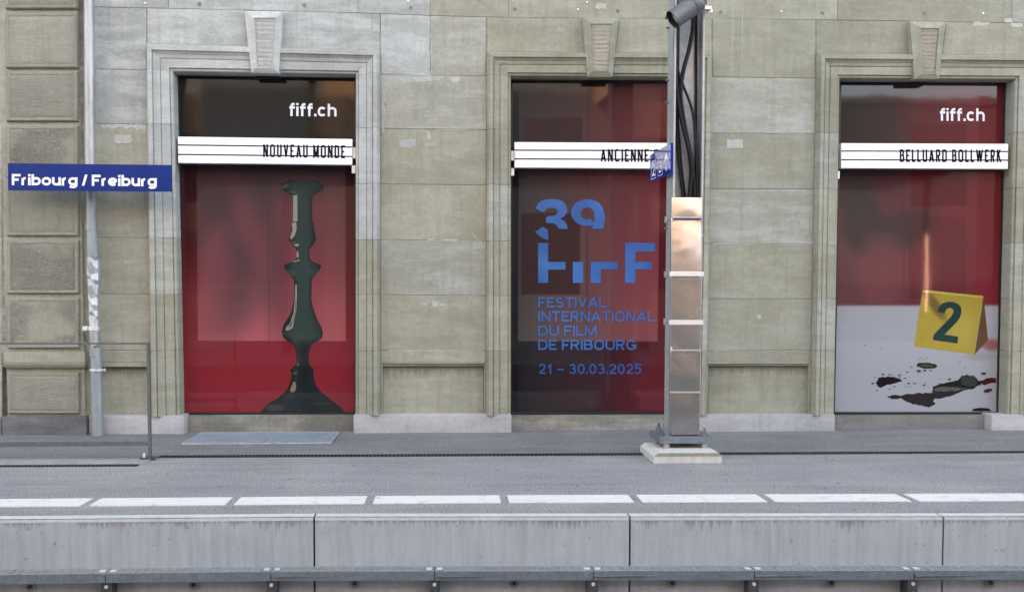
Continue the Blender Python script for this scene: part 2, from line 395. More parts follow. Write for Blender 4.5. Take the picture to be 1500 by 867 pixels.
# cable trough with grating cover
jt = [P(px, 840, -4.36).x for px in (-88, 155, 397, 636.5, 867, 1098, 1324, 1556)]
TG = 'galvanised trough sections along the platform edge'
lb = ['trough section with grating at the far left below the concrete kerb', 'trough section below the first kerb joint from the left, its right neighbour beginning left of the joint',
      'trough section crossing under the leftmost vertical kerb joint', 'trough section just left of the middle kerb joint, under the two dates window',
      'trough section crossing under the middle vertical kerb joint below the mast', 'trough section between the mast and the right kerb joint, not reaching it',
      'trough section crossing under the right vertical kerb joint']
for i in range(7):
    a, b = jt[i]+.003, jt[i+1]-.003
    xm = (a+b)/2; ztop = -.312; yw = edgeY(xm)
    t = thing('cable_trough', 'galvanised '+['steel trough with grating lid, cut off by the left edge of the photo',
        'steel trough second from the left, below the blank kerb left of the first joint', 'steel trough crossing under the leftmost vertical kerb joint',
        'steel trough fourth from the left, below the middle of the second kerb block', 'steel trough crossing under the kerb joint nearest the mast footing',
        'steel trough sixth from the left, below the kerb right of the mast footing', 'steel trough crossing under the rightmost vertical kerb joint'][i],
        'cable trough', (xm, yw-.07, ztop), TG)
    ya, yb_ = edgeY(a), edgeY(b)
    mb = MB()
    def strip(d0, z0, d1, z1):
        mb.prism([Vector((a, ya-d0, z0)), Vector((b, yb_-d0, z0)), Vector((b, yb_-d0, z1)), Vector((a, ya-d0, z1))],
                 [Vector((a, ya-d1, z0)), Vector((b, yb_-d1, z0)), Vector((b, yb_-d1, z1)), Vector((a, ya-d1, z1))])
    strip(.125, ztop-.060, .129, ztop-.002)                       # front lip
    mb.build('trough_side', M['galv_d'], t)
    mb = MB(); strip(.006, ztop-.060, .124, ztop-.056); mb.build('trough_bottom', M['galv_d'], t)
    mb = MB(); strip(.004, ztop-.03, .008, ztop); strip(.120, ztop-.02, .1245, ztop+.001)
    x = a+.012; 
    while x < b-.008:
        y = edgeY(x); mb.box((x-.0022, y-.120, ztop-.022), (x+.0022, y-.006, ztop)); x += .0490
    for d in np.linspace(.022, .108, 6):
        mb.prism([Vector((a, ya-d, ztop-.014)), Vector((b, yb_-d, ztop-.014)), Vector((b, yb_-d, ztop-.003)), Vector((a, ya-d, ztop-.003))],
                 [Vector((a, ya-d-.0016, ztop-.014)), Vector((b, yb_-d-.0016, ztop-.014)), Vector((b, yb_-d-.0016, ztop-.003)), Vector((a, ya-d-.0016, ztop-.003))])
    mb.build('grating', M['galv'], t)
    mb = MB(); mb.box((a, yw-.128, ztop-.034), (b, yw-.008, ztop-.030)); mb.build('trough_tray', M['galv_d'], t)
    for s, xx in ((1, a+.03), (-1, b-.03)):
        if i == 0 and s > 0: continue
        y = edgeY(xx); mb = MB(); mb.bbox((xx-.018, y-.100, ztop-.002), (xx+.018, y-.055, ztop+.005), .001); mb.build('grating_clamp', M['clip'], t)
    # bracket below the right hand joint
    y = edgeY(b); mb = MB(); mb.box((b-.030, y-.112, ztop-.30), (b+.036, y-.104, ztop-.061)); mb.box((b-.030, y-.103, ztop-.30), (b-.024, y-.002, ztop-.061)); mb.box((b+.030, y-.103, ztop-.30), (b+.036, y-.002, ztop-.061))
    br = mb.build('bracket', M['dark_metal'], t)
    mb = MB(); mb.tube([(b+.003, y-.113, ztop-.088), (b+.003, y-.122, ztop-.088)], .012, 8); mb.build('bracket_bolt', M['clip'], br, True)

# ------------------------------------------------------------------ station building facade
bld = thing('station_building', 'olive grey ashlar station facade with three tall poster windows and keystones', 'building', (0, 0, 0))
ROWS = {
 'T': ([-200, 1750], [-56, -46]),
 'A': ([-200, 187, 355, 557, 630, 744, 1050, 1227, 1380, 1497, 1750], [2, 12, 14.7, 20.4, 23.4, 26.4, 27.6, 30, 32, 34.5, 38]),
 'B': ([-200, 150, 215, 557, 630, 713, 1050, 1195, 1488, 1750], [97, 101.7, 103, 109, 111.5, 112, 113.4, 115.2, 118.5, 121]),
 'C': ([-200, 150, 250, 557, 713, 1042, 1195, 1490, 1750], [179, 181.5, 183.5, 188.6, 190.5, 195.5, 195.9, 195, 196]),
 'D': ([-200, 250, 557, 713, 1042, 1195, 1490, 1750], [264, 266, 270, 271.5, 276.8, 277.5, 275.5, 276]),
 'E': ([-200, 187, 250, 557, 713, 1042, 1195, 1490, 1750], [347, 348, 349, 351.5, 353, 357, 358.5, 356, 356]),
 'F': ([-200, 187, 250, 557, 713, 1042, 1195, 1490, 1750], [430.7, 430.7, 431, 431.6, 433.5, 437.6, 438, 436, 436]),
 'G': ([-200, 1750], [513, 513.8]),
 'M': ([-200, 1750], [530.5, 530]),
 'M2': ([-200, 1750], [536.5, 536]),
 'H': ([-200, 120, 250, 557, 1100, 1750], [609, 609, 608.5, 606.5, 606.3, 607]),
 'Z': ([-200, 1750], [660, 650]),
}
def RY(k, px):
    a, b = ROWS[k]; return float(np.interp(px, a, b))
GAP = .0019
def slab(name, c, Y, depth, m, parent=bld, ch=.004, jitter=True):
    """stone with px corners c=(TL,TR,BR,BL) at depth Y, thickness depth; chamfered front"""
    q = [P(x, y, Y) for x, y in c]
    cen = sum(q, Vector())/4
    def ins(p, d):
        return Vector((p.x+(d if p.x < cen.x else -d), p.y, p.z+(d if p.z < cen.z else -d)))
    j = random.uniform(-.0012, .0012) if jitter else 0
    o_ = [ins(p, GAP) for p in q]; i_ = [ins(p, GAP+ch) for p in q]
    fr = [Vector((p.x, Y+j, p.z)) for p in i_]; md = [Vector((p.x, Y+ch+j, p.z)) for p in o_]; bk = [Vector((p.x, Y+depth, p.z)) for p in o_]
    v = fr+md+bk
    f = [(0,1,2,3)]+[(i, i+4, (i+1) % 4+4, (i+1) % 4) for i in range(4)]+[(i+4, i+8, (i+1) % 4+8, (i+1) % 4+4) for i in range(4)]+[(11,10,9,8)]
    return MB().add(v, f).build(name, m, parent)
def course(k0, k1, x0, x1, m, Y=0, depth=.09, name='stone'):
    def xx(x, k): return x if not callable(x) else x(RY(k, 0))
    xa0, xa1, xb0, xb1 = xx(x0, k0), xx(x0, k1), xx(x1, k0), xx(x1, k1)
    return slab(name, [(xa0, RY(k0, xa0)), (xb0, RY(k0, xb0)), (xb1, RY(k1, xb1)), (xa1, RY(k1, xa1))], Y, depth, m)
def L(xt, yt, xb, yb): return lambda y: xt+(xb-xt)*(y-yt)/(yb-yt)

WIN = [  # x_in left, x_in right, x_out left, x_out right, head-in y (l,r), head-out y (l,r)
 dict(il=L(254, 106, 264, 606), ir=L(521.5, 109, 521, 606), ol=L(215.5, 66, 222.5, 606), orr=L(556.3, 75, 557.4, 606), hi=(105.5, 109.5), ho=(65.5, 75.2), kg=(368, 409)),
 dict(il=L(748, 112, 748, 606), ir=L(1006, 113, 997.5, 606), ol=L(713, 78, 712, 606), orr=L(1042.5, 78, 1033.4, 606), hi=(112, 113.5), ho=(77.2, 78.8), kg=(860.5, 897)),
 dict(il=L(1229.5, 115, 1221, 606), ir=L(1486, 117, 1474, 606), ol=L(1195.5, 80, 1187, 606), orr=L(1521, 82, 1509, 606), hi=(115.3, 116.8), ho=(79.5, 82.5), kg=(1339.5, 1375.5)),
]
PIL = L(121, 20, 121, 606)
vx = lambda px_top, slope=0: (lambda y: px_top+slope*(y-20))
# wall courses.  top rows
course('T', 'A', -30, 4, M['clean']); 
for a, b, m in [(122, 247, 'clean'), (247, 524, 'clean'), (524, 630, 'clean'), (630, 745, 'olive'), (745, 1227, 'olive'), (1227, 1482, 'olive'), (1482, 1700, 'washed')]:
    course('T', 'A', a, b, M[m])
# row A-B between windows
for a, b, m in [(122, 214.5, 'clean'), (557.5, 630, 'clean'), (630, 712, 'washed'), (1043.5, 1194.5, 'olive'), (1522, 1700, 'olive')]:
    course('A', 'B', a, b, M[m])
# lintel stones above the architraves, cut round the keystones
def lint(a, b, ka, kb, m, wi):
    W = WIN[wi]
    ho = lambda x: np.interp(x, [W['ol'](70), W['orr'](70)], W['ho'])
    slab('stone', [(a, RY('A', a)), (b, RY('A', b)), (kb, ho(kb)-.6), (ka, ho(ka)-.6)], 0, .09, M[m])
lint(215.5, 357, 215.5, 364.4, 'clean', 0); lint(414.6, 556.5, 411.2, 556.5, 'clean', 0)
lint(713.5, 852.4, 713.5, 857.4, 'olive', 1); lint(907, 1042.5, 901, 1042.5, 'olive', 1)
lint(1195.5, 1332.8, 1195.5, 1337, 'olive', 2); lint(1385.6, 1521, 1380, 1521, 'olive', 2)
rows = ['B', 'C', 'D', 'E', 'F', 'G']
lm = {'B': 'clean'}
piers = [(lambda y: 139.0, WIN[0]['ol']), (WIN[0]['orr'], WIN[1]['ol']), (WIN[1]['orr'], WIN[2]['ol']), (WIN[2]['orr'], lambda y: 1700.0)]
pm = [dict(B='clean'), dict(B='washed', E='washed'), dict(B='washed', D='washed'), dict(C='washed')]
for pi, (xa, xb) in enumerate(piers):
    for r in range(5):
        k0, k1 = rows[r], rows[r+1]
        course(k0, k1, xa, xb, M[pm[pi].get(k0, 'olive')])
    # band below row G, moulding and sunk panel
    course('G', 'M', xa, xb, M['olive'])
    y0, y1, y2, yb = [lambda x, k=k: RY(k, x) for k in ('M', 'M2', 'H', 'H')]
    a = xa(560); b = xb(560); e = 3.2
    # moulding: sloping fillet under the band
    q0 = [P(a+e, y0(a), -.014), P(b-e, y0(b), -.014)]; q1 = [P(a+e, y1(a)-1.5, .0), P(b-e, y1(b)-1.5, .0)]
    mb = MB(); mb.prism([q0[0], q0[1], P(b-e, y0(b)+2, -.018), P(a+e, y0(a)+2, -.018)], [Vector((p.x, .05, p.z)) for p in (q0[0], q0[1], P(b-e, y0(b)+2, 0), P(a+e, y0(a)+2, 0))])
    mb.prism([P(a+e, y0(a)+2.2, -.012), P(b-e, y0(b)+2.2, -.012), P(b-e, y1(b), .050), P(a+e, y1(a), .050)], [P(a+e, y0(a)+2.2, .084), P(b-e, y0(b)+2.2, .084), P(b-e, y1(b), .084), P(a+e, y1(a), .084)])
    mb.build('panel_moulding', M['olive'], bld)
    slab('panel_stone', [(a+e, y1(a)-.5), (b-e, y1(b)-.5), (xb(606)-e, y2(b)+2), (xa(606)+e, y2(a)+2)], .055, .05, M['panel'])
    for s, xe in ((0, xa), (1, xb)):
        c = [(xe(530)-(e if s else 0), y0(xe(530))), (xe(530)+(0 if s else e), y0(xe(530))), (xe(606)+(0 if s else e), y2(xe(606))+2), (xe(606)-(e if s else 0), y2(xe(606))+2)]
        slab('panel_edge', c, .0, .08, M['olive'])
# strip beside the downpipe, behind it
for r in range(5): course(rows[r], rows[r+1], 122, 139, M['olive'], .004)
course('G', 'H', 122, 139, M['olive'], .004)
for a, b in (('T', 'A'), ('A', 'B')): pass
# left neighbour strip outside the pilaster
rr = ['A', 'B', 'C', 'D', 'E', 'F', 'G', 'H']
for r in range(7): course(rr[r], rr[r+1], -200, 3, M['clean'] if r < 3 else M['washed'])

# mortar core behind the stones, pierced by the three openings
core = MB()
def px(x, y=300): return P(x, y, 0).x
xsp = [-14] + sum([[P(W['il'](350)-6, 350, 0).x, P(W['ir'](350)+6, 350, 0).x] for W in WIN], []) + [14]
zh = P(700, 100, 0).z+.10; zb = .28
zm = P(650, 536, 0).z
for i in range(0, 8, 2): core.box((xsp[i], .085, -.3), (xsp[i+1], .6, zm)); core.box((xsp[i]+.001, .0065, zm+.0005), (xsp[i+1]-.001, .599, zh))
core.build('wall_core', M['core'], bld)
cb = MB()
for i in range(1, 7, 2): cb.box((xsp[i]-.001, .30, -.3), (xsp[i+1]+.001, .6, zh))     # solid behind the panes
cb.build('wall_infill', M['core'], bld)
cb = MB(); cb.box((-14, .0065, zh+.0005), (14, .6, 5.0)); cb.build('wall_core_upper', M['core'], bld)
zt = P(700, -50, 0).z+.02
up = MB(); up.box((-30, 0.012, 5.0), (30, 12, 20.6)); up.box((-30, .02, -.3), (-14.001, 12, 4.999)); up.box((14.001, .02, -.3), (30, 12, 4.999)); up.box((-14, .601, -.3), (14, 12, 4.999))
up.build('upper_wall', M['olive'], bld)
cn = MB(); cn.box((-30.3, -.45, 20.601), (30.3, 12.3, 21)); cn.build('eaves', M['olive'], bld)

# architrave: profile as (u: 0 at opening edge .. 1 at outer edge, depth Y)
PROF = [(0.0, .20), (0.0, -.004), (.03, -.018), (.095, -.022), (.10, -.013), (.122, -.013), (.126, -.040), (.44, -.042), (.445, -.033), (.463, -.033), (.48, -.044), (.60, -.054), (.70, -.080), (.71, -.070), (.735, -.070), (.74, -.090), (.90, -.092), (.905, -.064), (.96, -.062), (.965, -.030), (1.0, -.028), (1.0, .03)]
def arch(section_a, section_b, m, name='surround_stone', gap=GAP*.8):
    """section = (inner px, outer px) points; prism of the profile between the two sections"""
    def pts(sec):
        (xi, yi), (xo, yo) = sec; A = P(xi, yi, 0); B = P(xo, yo, 0)
        return [Vector((A.x+(B.x-A.x)*u, Y, A.z+(B.z-A.z)*u)) for u, Y in PROF]
    a, b = pts(section_a), pts(section_b)
    ca, cb_ = sum(a, Vector())/len(a), sum(b, Vector())/len(b); d = (cb_-ca).normalized()*gap
    a = [p+d for p in a]; b = [p-d for p in b]
    return MB().prism(a, b).build(name, m, bld)
for wi, W in enumerate(WIN):
    clean = wi == 0
    for side, (xi, xo, hk) in enumerate(((W['il'], W['ol'], 0), (W['ir'], W['orr'], 1))):
        yi, yo = W['hi'][hk], W['ho'][hk]
        keys = ['B', 'C', 'D', 'E', 'F', 'G']
        # top corner piece : from mitre down to joint B
        def sec(k):
            x_ = xo(RY(k, xo(300))); y = RY(k, x_); return ((xi(y), y+.0), (xo(y), y))
        yB = max(RY('B', xo(100)), yi+4)
        mC = M['cleanj'] if clean else M['olive']
        ybs = RY('B', xo(100))
        # jamb stones
        lastsec = ((xi(yi), yi), (xo(yo), yo))
        js = ((xi(yB+1), yB+1), (xo(ybs), ybs))
        arch(lastsec, ((xi(yi+1.5), yi+1.5), (xo(ybs), ybs)), mC, gap=.0004)
        prev = ((xi(yi+1.5), yi+1.5), (xo(ybs), ybs))
        seq = keys[1:]
        for n_, k in enumerate(seq):
            s = sec(k); m_ = ('cleanj' if (clean and n_ < 3) else ('washed' if (n_+wi+side) % 3 == 0 else 'olive'))
            arch(prev, s, M[m_]); prev = s
        yb = RY('H', xo(606))+1
        arch(prev, ((xi(yb), yb), (xo(yb), yb)), M['olive'])
    # head pieces left and right of the keystone
    kl, kr = W['kg']; x0i, x1i = W['il'](W['hi'][0]), W['ir'](W['hi'][1]); x0o, x1o = W['ol'](W['ho'][0]), W['orr'](W['ho'][1])
    hy = lambda x: np.interp(x, [x0i, x1i], W['hi']); oy = lambda x: np.interp(x, [x0o, x1o], W['ho'])
    mC = M['cleanj'] if clean else M['olive']
    kml, kmr = kl+3, kr-3
    arch(((x0i, hy(x0i)), (x0o, oy(x0o))), ((kml, hy(kml)), (kml, oy(kml))), mC, gap=.0004)
    arch(((kmr, hy(kmr)), (kmr, oy(kmr))), ((x1i, hy(x1i)), (x1o, oy(x1o))), mC, gap=.0004)

KEYS = [
 ([(357.4, 16.5), (414.4, 17.2), (408.4, 107.8), (368.5, 107)], [(371, 25.5), (405.5, 25.5), (400, 99.5), (375.5, 99.5)], 'cleanj', 'stri_c'),
 ([(852.7, 26.3), (907, 26.9), (896.9, 113), (860.8, 113)], [(864.5, 34.5), (897.5, 34.5), (891.5, 104.8), (867.5, 104.8)], 'olive', 'stri'),
 ([(1333, 31.5), (1385.4, 32.4), (1375.5, 116), (1339.5, 116)], [(1347.5, 41), (1377, 41), (1371, 108.5), (1350.5, 108.5)], 'olive', 'stri')]
for co_, ci, m1, m2 in KEYS:
    o1 = [P(x, y, -.085) for x, y in co_]; o2 = [P(x, y, -.118) for x, y in ci]
    cc = sum((Vector(p) for p in ci and [(x, y, 0) for x, y in ci]), Vector())/4
    bk = [Vector((p.x, .06, p.z)) for p in o1]
    ei = [(x+(cc.x-x)*.10, y+(cc.y-y)*.035) for x, y in ci]
    o3 = [P(x, y, -.118) for x, y in ei]; o4 = [P(x, y, -.104) for x, y in ei]
    v = o2+o1+bk+o3+o4
    f = [(4+i, 4+(i+1) % 4, (i+1) % 4, i) for i in range(4)]+[(8+i, 8+(i+1) % 4, 4+(i+1) % 4, 4+i) for i in range(4)]+[(8, 9, 10, 11)]
    f += [(i, (i+1) % 4, 12+(i+1) % 4, 12+i) for i in range(4)]+[(12+i, 12+(i+1) % 4, 16+(i+1) % 4, 16+i) for i in range(4)]+[(16, 17, 18, 19)]
    k = MB().add(v, f).build('keystone', M[m1], bld)
    # tooled face, slightly bulged rows
    a = [P(x, y, -.105) for x, y in ei]; mb = MB(); nr = 22; vv = []; ff = []
    for i in range(nr+1):
        t = i/nr; l = a[0].lerp(a[3], t); r = a[1].lerp(a[2], t); e = .004*(i % 2)+random.uniform(0, .002)
        for s in np.linspace(0, 1, 7):
            p = l.lerp(r, s); vv.append((p.x, -.1055-e-random.uniform(0, .002) if .02 < s < .98 else -.105, p.z))
    for i in range(nr):
        for s in range(6): ff.append((i*7+s, i*7+s+1, i*7+s+8, i*7+s+7))
    MB().add(vv, ff).build('keystone_panel', M[m2], k)

# rusticated pilaster at the left
def rblock(x0, x1, yt, yb, m):
    Y0 = -.075
    q = [P(x, y, Y0) for x, y in ((x0, yt), (x1, yt), (x1, yb), (x0, yb))]; cen = sum(q, Vector())/4
    def ring(d, Y): return [Vector((p.x+(d if p.x < cen.x else -d), Y, p.z+(d if p.z < cen.z else -d))) for p in q]
    # outer bevel, flat margin, sunk line, tooled field with its own relief
    rg = [ring(0, -.02), ring(0, Y0+.014), ring(.010, Y0), ring(.030, Y0), ring(.034, Y0+.005)]
    v = [p for g in rg for p in g]; f = []
    for k in range(4):
        for i in range(4): f.append((k*4+i, k*4+(i+1) % 4, k*4+4+(i+1) % 4, k*4+4+i))
    o = MB().add(v, f+[(16, 17, 18, 19)]).build('rusticated_block', M['rustic'], bld)
    g = ring(.036, Y0+.004); nx, nz = 34, 24; vv = []; ff = []
    amp = .010 if m == 'pitted' else .006
    for j in range(nz+1):
        for i in range(nx+1):
            a, b = i/nx, j/nz
            p = g[0].lerp(g[1], a).lerp(g[3].lerp(g[2], a), b); ed = min(a, 1-a, b, 1-b) < .001
            fall = 1.0 if m != 'pitted' else max(.25, 1.1-a*1.3)
            vv.append((p.x, p.y-(0 if ed else .003+random.uniform(0, amp)*fall), p.z))
    for j in range(nz):
        for i in range(nx): a = j*(nx+1)+i; ff.append((a, a+1, a+nx+2, a+nx+1))
    MB().add(vv, ff).build('tooled_face', M[m], o, True)
BL = [(-68, 12.8, 'rustic'), (19, 99.5, 'rustic'), (104.5, 177.5, 'rustic'), (184, 260, 'pitted'), (267, 345.5, 'rustic'), (352, 430, 'pitted'), (436.5, 510, 'pitted'), (545.5, 606, 'rustic')]
for i, (a, b, m) in enumerate(BL):
    dx = (a-20)*.007
    rblock(8+dx*.8, 113.5+dx*.6, a, b, m)
q = MB(); a = P(4.5, 300, -.03).x; b = P(119, 300, -.03).x
q.box((a, -.032, -.1), (b, .05, 5.0)); q.build('pilaster', M['olive'], bld)
# pilaster string course
def hbar(x0, x1, yt, yb, Y, m, name='string_course', back=.02):
    a, b, c, d = P(x0, yt, Y), P(x1, yt, Y), P(x1, yb, Y), P(x0, yb, Y)
    MB().prism([a, b, c, d], [Vector((p.x, back, p.z)) for p in (a, b, c, d)]).build(name, m, bld)
hbar(5.5, 124, 515.5, 531, -.10, M['olive']); hbar(6.5, 124, 531.4, 533.6, -.094, M['olive']); 
a, b, c, d = P(6, 533.8, -.108), P(124.5, 533.8, -.108), P(124, 538.5, -.085), P(6, 538.5, -.085)
MB().prism([a, b, c, d], [Vector((p.x, .0, p.z)) for p in (a, b, c, d)]).build('string_course', M['olive'], bld)
hbar(122, 223, 531.5, 537, -.02, M['olive'])

# plinth blocks
def plinth(x0, x1, yt, m, Yf=-.055, rl=0, rr_=0, name='plinth_block'):
    a = P(x0, yt, Yf); b = P(x1, yt, Yf); z0, z1 = -.12, (a.z+b.z)/2
    mb = MB(); bm = bmesh.new()
    mb.bbox((a.x, Yf, z0), (b.x, .30, z1), .018)
    return mb.build(name, m, bld, True)
plinth(-250, 0.5, 610, M['granite'], -.06); plinth(2, 127, 610, M['granite_d'], -.10)
plinth(129, 269.5, 608.5, M['granite']); plinth(517.5, 749.5, 606.5, M['granite']); plinth(996, 1224, 606.5, M['granite']); plinth(1453, 1600, 607, M['granite']); plinth(1601, 1750, 607, M['granite'])
# sill walls in the openings
for (x0, x1, m) in ((262, 524, 'sillc'), (742, 1003, 'sillc'), (1217, 1462, 'sill_d')):
    a = P(x0, 608, .10); b = P(x1, 608, .10)
    MB().box((a.x, .10, -.1), (b.x, .299, a.z-.004)).build('sill_wall', M[m], bld)

# plugged anchor holes and screws on the top course
for i, (x, y) in enumerate([(53, 2), (292, 6.5), (446, 8.5), (602, 12.3), (754, 14), (905, 16.5), (1055.5, 18.5), (1205, 19.8), (1354, 20.3)]):
    c = P(x, y, -.002); mb = MB(); k = 9
    pts = [Vector((c.x+math.cos(t*2*math.pi/k)*.021*random.uniform(.7, 1.2), -.002, c.z+math.sin(t*2*math.pi/k)*.021*random.uniform(.7, 1.2))) for t in range(k)]
    mb.prism(pts, [Vector((p.x, .01, p.z)) for p in pts]); mb.build('anchor_hole', M['sill_d'], bld)
for x, y in [(213, 5), (846.5, 14.3), (1144.5, 17), (1440, 20), (598, 2), (860, 4)]:
    c = P(x, y, -.003); MB().tube([(c.x, .003, c.z), (c.x, -.012, c.z)], .010, 8).build('screw_head', M['clip'], bld, True)

# plaster repair patches (ragged, 1.5 mm thick)
def patch(cx_, cy_, rx, ry, m='plaster', k=22, jag=.28, Y=-.0026, seed=0):
    r = random.Random(seed or int(cx_*7+cy_)); pts = []
    for t in range(k):
        a = t*2*math.pi/k; s = 1+r.uniform(-jag, jag)
        # squarish outline
        q_ = max(abs(math.cos(a)), abs(math.sin(a)))
        pts.append(P(cx_+math.cos(a)/q_**.8*rx*s, cy_+math.sin(a)/q_**.8*ry*s, Y))
    MB().prism(pts, [Vector((p.x, .003, p.z)) for p in pts]).build('repair_patch', M[m], bld)
for a in [(179.5, 204, 12, 6.5, 'plaster_b', 16, .08), (666, 352.5, 5, 2.4), (656, 351.5, 9, 1.2), (631, 351, 5, 2.2), (638, 444.5, 4.5, 4), (622, 445.3, 3, 1.8), (648, 446, 4, 1.5),
          (1076.5, 211, 12, 6.5, 'plaster_b', 16, .1), (598, 209.5, 12, 6, 'plaster_b', 16, .2), (631, 212, 9, 3.2), (667, 117, 6, 4), (628, 200, 3, 6, 'plaster', 12, .4), (880, 9.5, 8, 4), (1436, 35.5, 11, 3), (1477, 30.5, 6, 3),
          (1490, 37.5, 9, 3), (1111.5, 464, 3, 3), (823, 43, 6, 4, 'washed', 14, .4), (620, 116, 22, 3, 'plaster_b', 30, .5)]:
    patch(*a)
# ragged edges where the cleaned area stops
def fringe(x0, x1, y, up_, dn, m='plaster_b', Y=-.0022, seed=1, vertical=False):
    r = random.Random(seed); n_ = max(6, int(abs(x1-x0)/1.3)); a = []; b = []; env = [r.random()**1.5 for _ in range(n_//4+3)]
    for i in range(n_+1):
        t = i/n_; x = x0+(x1-x0)*t
        if vertical: a.append(P(y-up_*r.uniform(.2, 1), x, Y)); b.append(P(y+dn*(.1+.9*np.interp(i/4, range(len(env)), env))*r.uniform(.7, 1), x, Y))
        else: a.append(P(x, y-up_*r.uniform(.3, 1), Y)); b.append(P(x, y+dn*(.12+.88*np.interp(i/4, range(len(env)), env))*r.uniform(.65, 1), Y))
    mb = MB(); v = a+b; k = n_+1
    mb.add(v, [(i, i+1, i+1+k, i+k) for i in range(n_)]); mb.build('wash_fringe', M[m], bld)
fringe(148, 214, 184.5, 3, 9, seed=3); fringe(560, 628, 114.5, 3, 10, seed=4); fringe(112, 30, 629.5, 3, 2, 'clean', seed=6, vertical=True)
fringe(120, 195, 562, 3, 4, seed=5, vertical=True); 
# thin white mortar smears along a few joints and scratches
def smear(x0, y0, x1, y1, wpx, m='plaster', Y=-.0028):
    n_ = 8; a = []; b = []
    dx, dy = x1-x0, y1-y0; l = math.hypot(dx, dy); nx, ny = -dy/l, dx/l
    for i in range(n_+1):
        t = i/n_; w_ = wpx*.5*random.uniform(.3, 1); a.append(P(x0+dx*t+nx*w_, y0+dy*t+ny*w_, Y)); b.append(P(x0+dx*t-nx*w_, y0+dy*t-ny*w_, Y))
    MB().add(a+b, [(i, i+1, i+n_+2, i+n_+1) for i in range(n_)]).build('mortar_smear', M[m], bld)
for a in [(562, 352, 700, 353, 1.6), (692, 342, 707, 358, 2), (615, 433, 700, 433.6, 1.3), (1074, 2, 1071, 200, 1.3), (1088, 2, 1086, 175, 1.3), (1060, 281, 1180, 279, 1.6),
          (700, 190.5, 640, 190.3, 1.2), (148, 349, 215, 350, 1), (1045, 357, 1185, 359, 1.2), (1105, 194, 1180, 196.5, 1.2), (568, 513.3, 706, 513.3, 1.6), (1045, 513.5, 1180, 514.5, 1.5),
          (632, 60, 632.5, 108, 2.2)]:
    smear(*a)

def quadmap(c, Y):
    q = [P(x, y, Y) for x, y in c]       # TL TR BR BL
    def fn(u, v): return (q[3].lerp(q[2], u)).lerp(q[0].lerp(q[1], u), v)
    return fn
